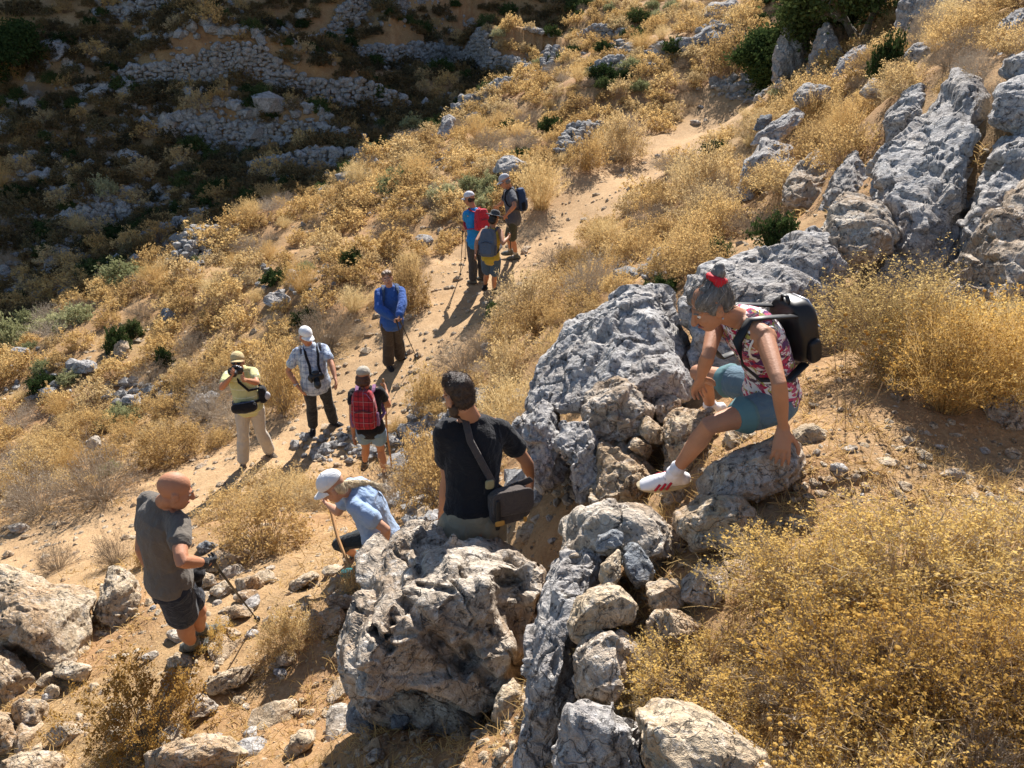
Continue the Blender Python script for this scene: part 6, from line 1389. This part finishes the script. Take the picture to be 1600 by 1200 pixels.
# 4 woman in the floral top, easing down from the rocks
def x4(S, J, q, root):
    hair_cap(root, q, HR['grey'], [((0, -.032, .040), (.0795, .094, .083)), ((0, -.05, .0), (.076, .068, .070)), ((.045, .015, .055), (.036, .064, .045)), ((-.045, .015, .055), (.036, .064, .045)), ((-.064, .0, .01), (.020, .04, .04)), ((.064, .0, .01), (.020, .04, .04))], wr=.006, vox=.005)
    hh = [o for o in root.children if o.name.startswith('hair')][-1]; strands(hh, q, HR['grey'], 800, .05, lambda v: (-v[0], -.11-v[1], .13-v[2]), 3, .003, .03); strands(hh, q, HR['white'], 220, .05, lambda v: (-v[0], -.11-v[1], .13-v[2]), 5, .0022, .03)
    p = Prim(); p.ball(q(0, -.104, .124), np.array([.034, .034, .034])*q.k, q.ax); p.ball(q(.01, -.122, .142), np.array([.022, .026, .026])*q.k, q.ax); link('hair_bun', p.remesh('hair_bun', HR['grey'], .005, 1, .005), root)
    p = Prim(); th = np.linspace(0, 2*math.pi, 15); ax = un(np.array([0, -.75, .65])); e1 = np.array([1, 0, 0]); e2 = np.cross(ax, e1); ctr = np.array([0, -.088, .106])
    p.tube([q(*(ctr+e1*.040*math.cos(t)+e2*.040*math.sin(t))) for t in th], [.013+.004*math.sin(t*7) for t in th], n=9); p.ball(q(-.035, -.075, .10), .020); p.ball(q(.03, -.08, .11), .018); link('scrunchie', p.remesh('scrunchie', plain('red_scrunchie', (.55, .012, .025), .7), .005, 1, .005), root)
    p = Prim(); p.ball(q(-.083, -.006, -.048), .005, None, 2); link('earring', p.mesh('earring', METAL), root)
    # white binding of the vest, rolled hem of the shorts
    f = fwd_of(J); ls = un(J['shR']-J['shL']); up = un(J['neck']-J['pel']); vest = next(o for o in root.children if o.name.startswith('tank_top')); so_ = next(o for o in root.children if o.name.startswith('shorts'))
    for s, sg in (('L', -1), ('R', 1)):
        A, B = J['hip'+s], J['kn'+s]; p = Prim(); r0 = .0735*S['H']/1.75+.012+.016*.5; p.tube([lerp(A, B, .492), lerp(A, B, .512)], [r0+.001, r0+.001], n=18); link('rolled_hem', p.remesh('rolled_hem', plain('aqua_hem', (.10, .20, .215), .8), .006, 1), so_)
        sh = lerp(J['neck'], J['sh'+s], .80); p = Prim(); th = np.linspace(0, 2*math.pi, 19); nn = un(J['sh'+s]-J['neck']); e = un(f-nn*np.dot(f, nn)); g = np.cross(nn, e); p.tube([sh-up*.058+e*.080*math.cos(t)+g*.082*math.sin(t) for t in th], [.0055]*19, n=8); link('armhole_binding', p.mesh('armhole_binding', C['white']), vest)
    bu = un(up*.55+np.array([0, 0, .6])); bf = un(f-bu*np.dot(f, bu)); ctr = spine(J, S, .52)-f*.185-bu*.02; w, h, t = .245, .31, .125
    st = [over_shoulder(J, S, s, ctr+bu*h*.40+ls*(.08 if s == 'R' else -.08)+f*t*.4, ctr-bu*h*.36+ls*(.12 if s == 'R' else -.12)+f*t*.4, .012) for s in 'LR']
    pack_bag('backpack', ctr, ls, bu, -bf, w, h, t, LEATHER, 'shiny black leather backpack on the woman in the floral top', LEATHER, st, leather=True)
person(dict(key='floral', hk=.94, novert=('knL', 'knR'), label='grey-haired woman in a floral tank top easing down off the rocks', H=1.66, D=3.95, yaw=-98, ty=-114, hy=-102, hp=-32, hr=0, skin=SK_TAN, vox=.006, dec=None, ground=False,
    pel=(1206,612), neck=(1152,497), head=(1110,478), tl=.29, shL=(1181,520), shR=(1130,510), elL=(1217,598), wrL=(1224,668), elR=(1106,556), wrR=(1094,592), knL=(1107,665), anL=(1052,741), knR=(1090,582), anR=(1112,640),
    off=dict(neck=.0, elL=-.10, wrL=.10, elR=-.03, wrR=.1, knL=-.12, anL=.0, knR=.1, anR=.0, head=.05), fyL=-78, fpL=-14, fyR=-95, fpR=-38, bend=(.035, .0, .03), build=.92, sw=.098, limb=.88,
    handL=dict(curl=.25, dir=(-.10, -.42, -.9), palm=(.1, .8, -.5), sg=1), handR=dict(curl=.4), handk=1.05, top=C['floral'], topname='tank_top', sleeve=0, hem=.0, neckline=.88, bottom=C['denim'], leglen=.50, ploose=.016, shoes=WHITE, sole=SOLEW, shoename='sports_shoe', boot=-.005, stripes=True, sock=SOCK, sockh=.16, browm=HR['grey'], extra=x4))
# 5 photographer in yellow
def x5(S, J, q, root):
    cap(root, q, C['cream']); glasses(root, q); hair_cap(root, q, HR['grey'], [((0, -.045, .0), (.078, .06, .06))])
    f = fwd_of(J); ls = un(J['shR']-J['shL']); c = q(0, .17, -.085); camera_gear('camera', c, ls, un(yawv(172, 6)), np.array([0, 0, 1.]), 'black camera raised by the man in the yellow shirt', 1.1)
    c = spine(J, S, .10)+f*.20+ls*.02; w = empty('waist_pack', c); tag(w, 'black and blue waist pack on the man in the yellow shirt', 'waist bag'); p = Prim(); p.tube([-ls*.12, ls*0, ls*.12], [(.07, .065), (.085, .075), (.07, .06)], side=[np.array([0, 0, 1.])]*3, n=14); link('pouch', p.remesh('pouch', C['black'], .01, 2, .006), w)
    p = Prim(); p.tube([-ls*.13+np.array([0, 0, .065]), np.array([0, 0, .075])+f*.03, ls*.13+np.array([0, 0, .065])], [(.012, .02)]*3, n=8); link('trim', p.mesh('trim', C['bagblue']), w)
    bp = spine(J, S, .16); p = Prim(); p.tube([bp+(ls*math.cos(t)*.20+f*math.sin(t)*.175)-c for t in np.linspace(0, 2*math.pi, 25)], [(.02, .006)]*25, side=np.array([0, 0, 1.]), n=8); link('waist_strap', p.mesh('waist_strap', C['black']), w)
    c = spine(J, S, .28)-ls*.22+f*.03; w = empty('camera_bag', c); tag(w, 'black and grey camera bag at the side of the man in the yellow shirt', 'shoulder bag'); p = Prim(); p.tube([np.array([0, 0, -.08]), np.array([0, 0, .07])], [(.085, .06), (.075, .055)], side=f, n=14); link('bag_body', p.remesh('bag_body', C['black'], .01, 2), w)
    p = Prim(); p.ball(-ls*.05+f*.02-np.array([0, 0, .03]), (.05, .05, .06)); link('grey_pocket', p.remesh('grey_pocket', C['capgrey'], .01, 2), w)
    ribbon_strap('strap', [np.array([0, 0, .09]), spine(J, S, .5)+f*.16-ls*.08-c, spine(J, S, .75)+f*.15+ls*.02-c, lerp(J['neck'], J['shR'], .5)+np.array([0, 0, .06])-c, spine(J, S, .7)-f*.14-c, np.array([0, 0, .09])-f*.04], .035, C['black'], w, f, .006)
person(dict(key='yellow', label='man in a yellow polo shirt and tan cap photographing towards the viewer', H=1.76, D=11.6, yaw=172, hy=172, hp=14, skin=SK_RED, face=False, build=1.0, belly=.035, sw=.092, shf=.03,
    pel=(389,634), neck=(375,577), head=(371,566), shL=(397,581), shR=(353,585), elL=(401,598), wrL=(384,594), elR=(346,606), wrR=(360,590), knL=(407,675), anL=(421,704), knR=(380,681), anR=(380,720),
    off=dict(elL=-.15, wrL=-.3, elR=-.15, wrR=-.3, knL=-.08, anL=.1, knR=-.1, anR=.1), fyR=168, fyL=140, handL=dict(curl=.8, palm=(.8, 0, .4)), handR=dict(curl=.8, palm=(-.8, 0, .4)),
    top=C['stripe'], topname='polo_shirt', collar=True, sleeve=.62, loose=.006, hem=-.06, bottom=C['stone'], leglen=1.95, ploose=.012, flare=.012, shoes=BOOTB, boot=.0, extra=x5))
# 6 man in plaid
def x6(S, J, q, root):
    cap(root, q, C['white']); hair_cap(root, q, HR['white'], [((0, -.045, -.0), (.079, .062, .062))])
    f = fwd_of(J); ls = un(J['shR']-J['shL']); c = spine(J, S, .24)+f*.22+ls*.0; camera_gear('camera', c, ls, un(f*.7-np.array([0, 0, .5])), np.array([0, 0, 1.]), 'black camera hanging on the chest of the man in the plaid shirt', 1.25)
    o = bpy.data.objects[[x.name for x in col.objects if x.name.startswith('camera')][-1]]
    r = [x for x in col.objects if x.get('category') == 'camera'][-1]
    for s in (-1, 1): ribbon_strap('neck_strap', [sub(lerp(J['neck'], J['shR' if s > 0 else 'shL'], .45)+np.array([0, 0, .062]), c), sub(spine(J, S, .82)+f*.155+ls*.085*s, c), sub(spine(J, S, .55)+f*.17+ls*.06*s, c), ls*.07*s+np.array([0, 0, .03])], .035, C['black'], r, f, .006)
    for s in (-1, 1): ribbon_strap('backpack_strap', [lerp(J['neck'], J['shR' if s > 0 else 'shL'], .72)+x for x in (-f*.09, np.array([0, 0, .07]), f*.10-np.array([0, 0, .03]), f*.10-np.array([0, 0, .2]), -f*.05-np.array([0, 0, .3]))], .045, C['greytop'], root, f, .006)
    p = Prim(); w = J['wrR']; d = un(w-J['elR']); e = un(np.cross(d, f)); g = np.cross(d, e); p.tube([w-d*.03+(e*math.cos(t)+g*math.sin(t))*.03 for t in np.linspace(0, 2*math.pi, 15)], [.006]*15, n=6); p.ball(w-d*.03+ls*.03, .02); link('watch', p.mesh('watch', METAL), root)
person(dict(key='plaid', label='man in a blue plaid shirt and white cap standing with a camera on his chest', H=1.78, D=12.7, yaw=160, hy=138, hp=-14, skin=SK_RED, build=1.12, belly=.04,
    pel=(493,598), neck=(484,541), head=(478,526), shL=(505,540), shR=(459,548), elL=(518,568), wrL=(524,592), elR=(450,580), wrR=(466,604), knL=(513,630), anL=(521,657), knR=(487,634), anR=(489,665),
    off=dict(elL=-.02, wrL=-.1, elR=-.02, wrR=-.12, knL=-.1, anL=.1, knR=-.12, anR=.1), fyR=172, fyL=120, top=C['plaid'], topname='plaid_shirt', collar=True, sleeve=.66, loose=.022, hem=-.10, bottom=C['blackpants'], leglen=1.96, ploose=.008, flare=.012, shoes=C['black'], boot=.0, browm=HR['grey'], extra=x6))
# 7 woman with red checked backpack
def x7(S, J, q, root):
    cap(root, q, C['beige']); hair_cap(root, q, HR['red'], [((0, -.045, -.01), (.088, .075, .07)), ((0, -.05, -.06), (.092, .07, .055)), ((.06, -.01, -.05), (.035, .05, .06)), ((-.06, -.01, -.05), (.035, .05, .06))])
    f = fwd_of(J); ls = un(J['shR']-J['shL']); up = un(J['neck']-J['pel']); c = spine(J, S, .57)-f*.18; h = .46
    st = [over_shoulder(J, S, s, c+up*h*.36+ls*(.08 if s == 'R' else -.08)+f*.08, c-up*h*.38+ls*(.13 if s == 'R' else -.13)+f*.08) for s in 'LR']
    pack_bag('backpack', c, ls, up, -f, .29, h, .15, C['checks'], 'red checked backpack on the woman in the beige cap', C['mauve'], st)
    g = S['grips']['R']; b = V3(ground_at(612, 742)); staff('walking_stick', [g+np.array([0, 0, .06]), b], 'thin wooden walking stick of the woman with the red checked backpack')
person(dict(key='redpack', label='woman in a beige cap and denim shorts, seen from behind', H=1.62, D=10.4, yaw=4, hy=8, hp=-12, skin=SK_TAN, face=True,
    pel=(579,668), neck=(572,607), head=(568,589), shL=(553,613), shR=(592,609), elL=(550,648), wrL=(552,677), elR=(607,634), wrR=(603,610), knL=(572,699), anL=(570,724), knR=(595,702), anR=(603,745),
    off=dict(elL=-.05, wrL=.05, elR=.05, wrR=.22, knL=.2, anL=.1, knR=.05, anR=-.1), feet='R', handR=dict(curl=.9), top=C['black'], sleeve=.45, hem=-.08, bottom=C['denimpale'], leglen=.48, ploose=.03, shoes=BOOTB, boot=.04, sock=SOCKB, sockh=.22, extra=x7))
# 8 person in the blue jacket
def x8(S, J, q, root):
    hair_cap(root, q, HR['light'], SHORT)
    f = fwd_of(J); ls = un(J['shR']-J['shL']); up = un(J['neck']-J['pel']); c = spine(J, S, .55)-f*.195-ls*.06; h = .46
    st = [over_shoulder(J, S, s, c+up*h*.36+ls*(.08 if s == 'R' else -.08)+f*.08, c-up*h*.38+ls*(.13 if s == 'R' else -.13)+f*.08, .03) for s in 'LR']
    pack_bag('backpack', c, ls, up, -f, .32, h, .17, C['bagblue'], 'dark blue backpack of the person in the blue jacket', C['bagblue'], st)
    p = S['grips']['R']; pole('trekking_pole', p, V3(ground_at(652, 561)), 'black trekking pole slanting from the hands of the person in the blue jacket', BLACKP); pole('trekking_pole', S['grips']['L'], S['grips']['L']+np.array([.12, .05, -.62]), 'short folded trekking pole under the arm of the person in the blue jacket', BLACKP)
person(dict(key='jacket', label='brown-haired person in a blue jacket leaning on trekking poles', H=1.72, D=13.8, yaw=165, hy=172, hp=4, hr=-6, skin=SK_MID, build=1.05,
    pel=(612,499), neck=(609,450), head=(605,435), shL=(622,452), shR=(594,456), elL=(629,474), wrL=(624,493), elR=(592,482), wrR=(615,497), knL=(622,528), anL=(625,556), knR=(607,533), anR=(607,567),
    off=dict(elL=-.05, wrL=-.2, elR=-.02, wrR=-.26, knL=-.06, anL=.12, knR=-.08, anR=.1), fyR=150, fyL=95, handL=dict(curl=1.0), handR=dict(curl=1.0), top=C['blue'], topname='jacket', collar=True, sleeve=1.95, loose=.022, hem=-.16, bottom=C['brownpants'], leglen=1.97, ploose=.02, flare=.01, shoes=C['black'], boot=.0, extra=x8))
# 9 man in bright blue with the red backpack
def x9(S, J, q, root):
    cap(root, q, C['pale']); hair_cap(root, q, HR['dark'], [((0, -.045, -.005), (.079, .06, .06))]); glasses(root, q)
    f = fwd_of(J); ls = un(J['shR']-J['shL']); up = un(J['neck']-J['pel']); c = spine(J, S, .66)-f*.19+ls*.02; h = .40
    st = [over_shoulder(J, S, s, c+up*h*.36+ls*(.08 if s == 'R' else -.08)+f*.08, c-up*h*.38+ls*(.13 if s == 'R' else -.13)+f*.08) for s in 'LR']
    pack_bag('backpack', c, ls, up, -f, .28, h, .15, C['red'], 'small red backpack on the man in the bright blue shirt', C['red'], st)
    g = S['grips']['L']
    for k, (x, y, lb) in enumerate([(719, 432, 'trekking pole held upright by the man in the bright blue shirt'), (727, 405, 'second trekking pole of the man in the bright blue shirt, half hidden')]): pole('trekking_pole', g+np.array([.04*k, .05*k, 0]), V3(ground_at(x, y)), lb, BLACKP)
person(dict(key='cyan', label='man in a bright blue T-shirt and dark trousers on the trail', H=1.80, D=16, yaw=-42, hy=-55, hp=-15, skin=SK_TAN, vox=.010,
    pel=(743,374), neck=(740,322), head=(733,311), shL=(730,328), shR=(758,328), elL=(729,350), wrL=(724,355), elR=(766,346), wrR=(757,362), knL=(738,407), anL=(739,436), knR=(752,405), anR=(754,431),
    off=dict(elL=.05, wrL=.2, elR=-.1, wrR=.15, knL=.03, knR=.05, anL=-.05, anR=-.1), handL=dict(curl=.9), top=C['cyan'], sleeve=.55, loose=.018, bottom=C['greypants'], leglen=1.96, ploose=.014, flare=.008, shoes=BOOT, boot=.0, extra=x9))
# 10 woman in the dark sun hat
def x10(S, J, q, root):
    th = np.linspace(0, 2*math.pi, 33)[:-1]; prof = [(.0, .150), (.05, .148), (.078, .13), (.088, .09), (.092, .055), (.12, .043), (.165, .036), (.168, .030), (.12, .035), (.09, .045)]; Vh = []
    for r, z in prof: Vh += [q(r*math.cos(t), r*1.12*math.sin(t)-.012, z+.012*math.sin(t*2+1)*(r > .1)) for t in th]
    n = 32; Fh = [(i*n+j, i*n+(j+1) % n, (i+1)*n+(j+1) % n, (i+1)*n+j) for i in range(len(prof)-1) for j in range(n)]; link('sun_hat', mesh_from('sun_hat', Vh, Fh, C['hatdark']), root)
    hair_cap(root, q, HR['dark'], [((0, -.05, -.01), (.086, .07, .07)), ((0, -.06, -.075), (.085, .06, .06))])
    f = fwd_of(J); ls = un(J['shR']-J['shL']); up = un(J['neck']-J['pel']); c = spine(J, S, .5)-f*.185; h = .48
    st = [over_shoulder(J, S, s, c+up*h*.36+ls*(.08 if s == 'R' else -.08)+f*.08, c-up*h*.38+ls*(.13 if s == 'R' else -.13)+f*.08) for s in 'LR']
    pack_bag('backpack', c, ls, up, -f, .29, h, .16, C['greyblue'], 'grey-blue backpack on the woman in the dark sun hat', C['greytop'], st)
    pole('trekking_pole', S['grips']['R'], V3(ground_at(803, 441)), 'dark trekking pole held by the woman in the dark sun hat', BLACKP)
person(dict(key='sunhat', label='woman in a dark sun hat and yellow tank top', H=1.62, D=15.2, yaw=18, hy=35, hp=-25, skin=SK_TAN, vox=.010,
    pel=(767,401), neck=(769,350), head=(773,340), shL=(755,355), shR=(780,358), elL=(745,376), wrL=(743,396), elR=(785,381), wrR=(794,371), knL=(761,427), anL=(758,447), knR=(773,430), anR=(772,454),
    off=dict(elL=-.03, wrL=.0, elR=.03, wrR=.2, knL=.1, anL=.05, knR=.02, anR=-.08), feet='R', handR=dict(curl=1.0), top=C['yellow'], topname='tank_top', sleeve=0, neckline=.88, hem=-.10, bottom=C['denimdark'], leglen=.82, ploose=.035, shoes=C['black'], boot=.03, sock=SOCKB, sockh=.25, extra=x10))
# 11 man in the grey cap
def x11(S, J, q, root):
    cap(root, q, C['capgrey']); glasses(root, q); hair_cap(root, q, HR['grey'], [((0, -.045, -.005), (.079, .06, .06))])
    f = fwd_of(J); ls = un(J['shR']-J['shL']); up = un(J['neck']-J['pel']); c = spine(J, S, .6)-f*.195; h = .44
    st = [over_shoulder(J, S, s, c+up*h*.36+ls*(.08 if s == 'R' else -.08)+f*.08, c-up*h*.38+ls*(.13 if s == 'R' else -.13)+f*.08) for s in 'LR']
    pack_bag('backpack', c, ls, up, -f, .29, h, .16, C['bagblue'], 'navy blue backpack on the man in the grey cap', C['black'], st)
    pole('trekking_pole', S['grips']['L'], V3(ground_at(823, 402)), 'grey trekking pole held by the man in the grey cap', METAL)
person(dict(key='greycap', label='man in a grey cap, dark grey polo shirt and olive shorts looking down', H=1.84, D=16.9, yaw=-78, ty=-100, hy=-80, hp=-30, skin=SK_RED, vox=.010, build=1.08,
    pel=(802,340), neck=(797,296), head=(789,284), shL=(800,303), shR=(791,299), elL=(804,322), wrL=(791,336), elR=(784,318), wrR=(777,322), knL=(800,374), anL=(806,399), knR=(795,371), anR=(797,392),
    off=dict(elL=-.05, wrL=.08, elR=.1, wrR=.1, knL=-.05, anL=-.02, knR=.1, anR=.05), handL=dict(curl=1.0), handR=dict(curl=.8), top=C['greytop'], topname='polo_shirt', collar=True, sleeve=.6, loose=.02, hem=-.12, bottom=C['olive'], leglen=.9, ploose=.03, shoes=BOOT, boot=.02, sock=C['beige'], sockh=.25, extra=x11))
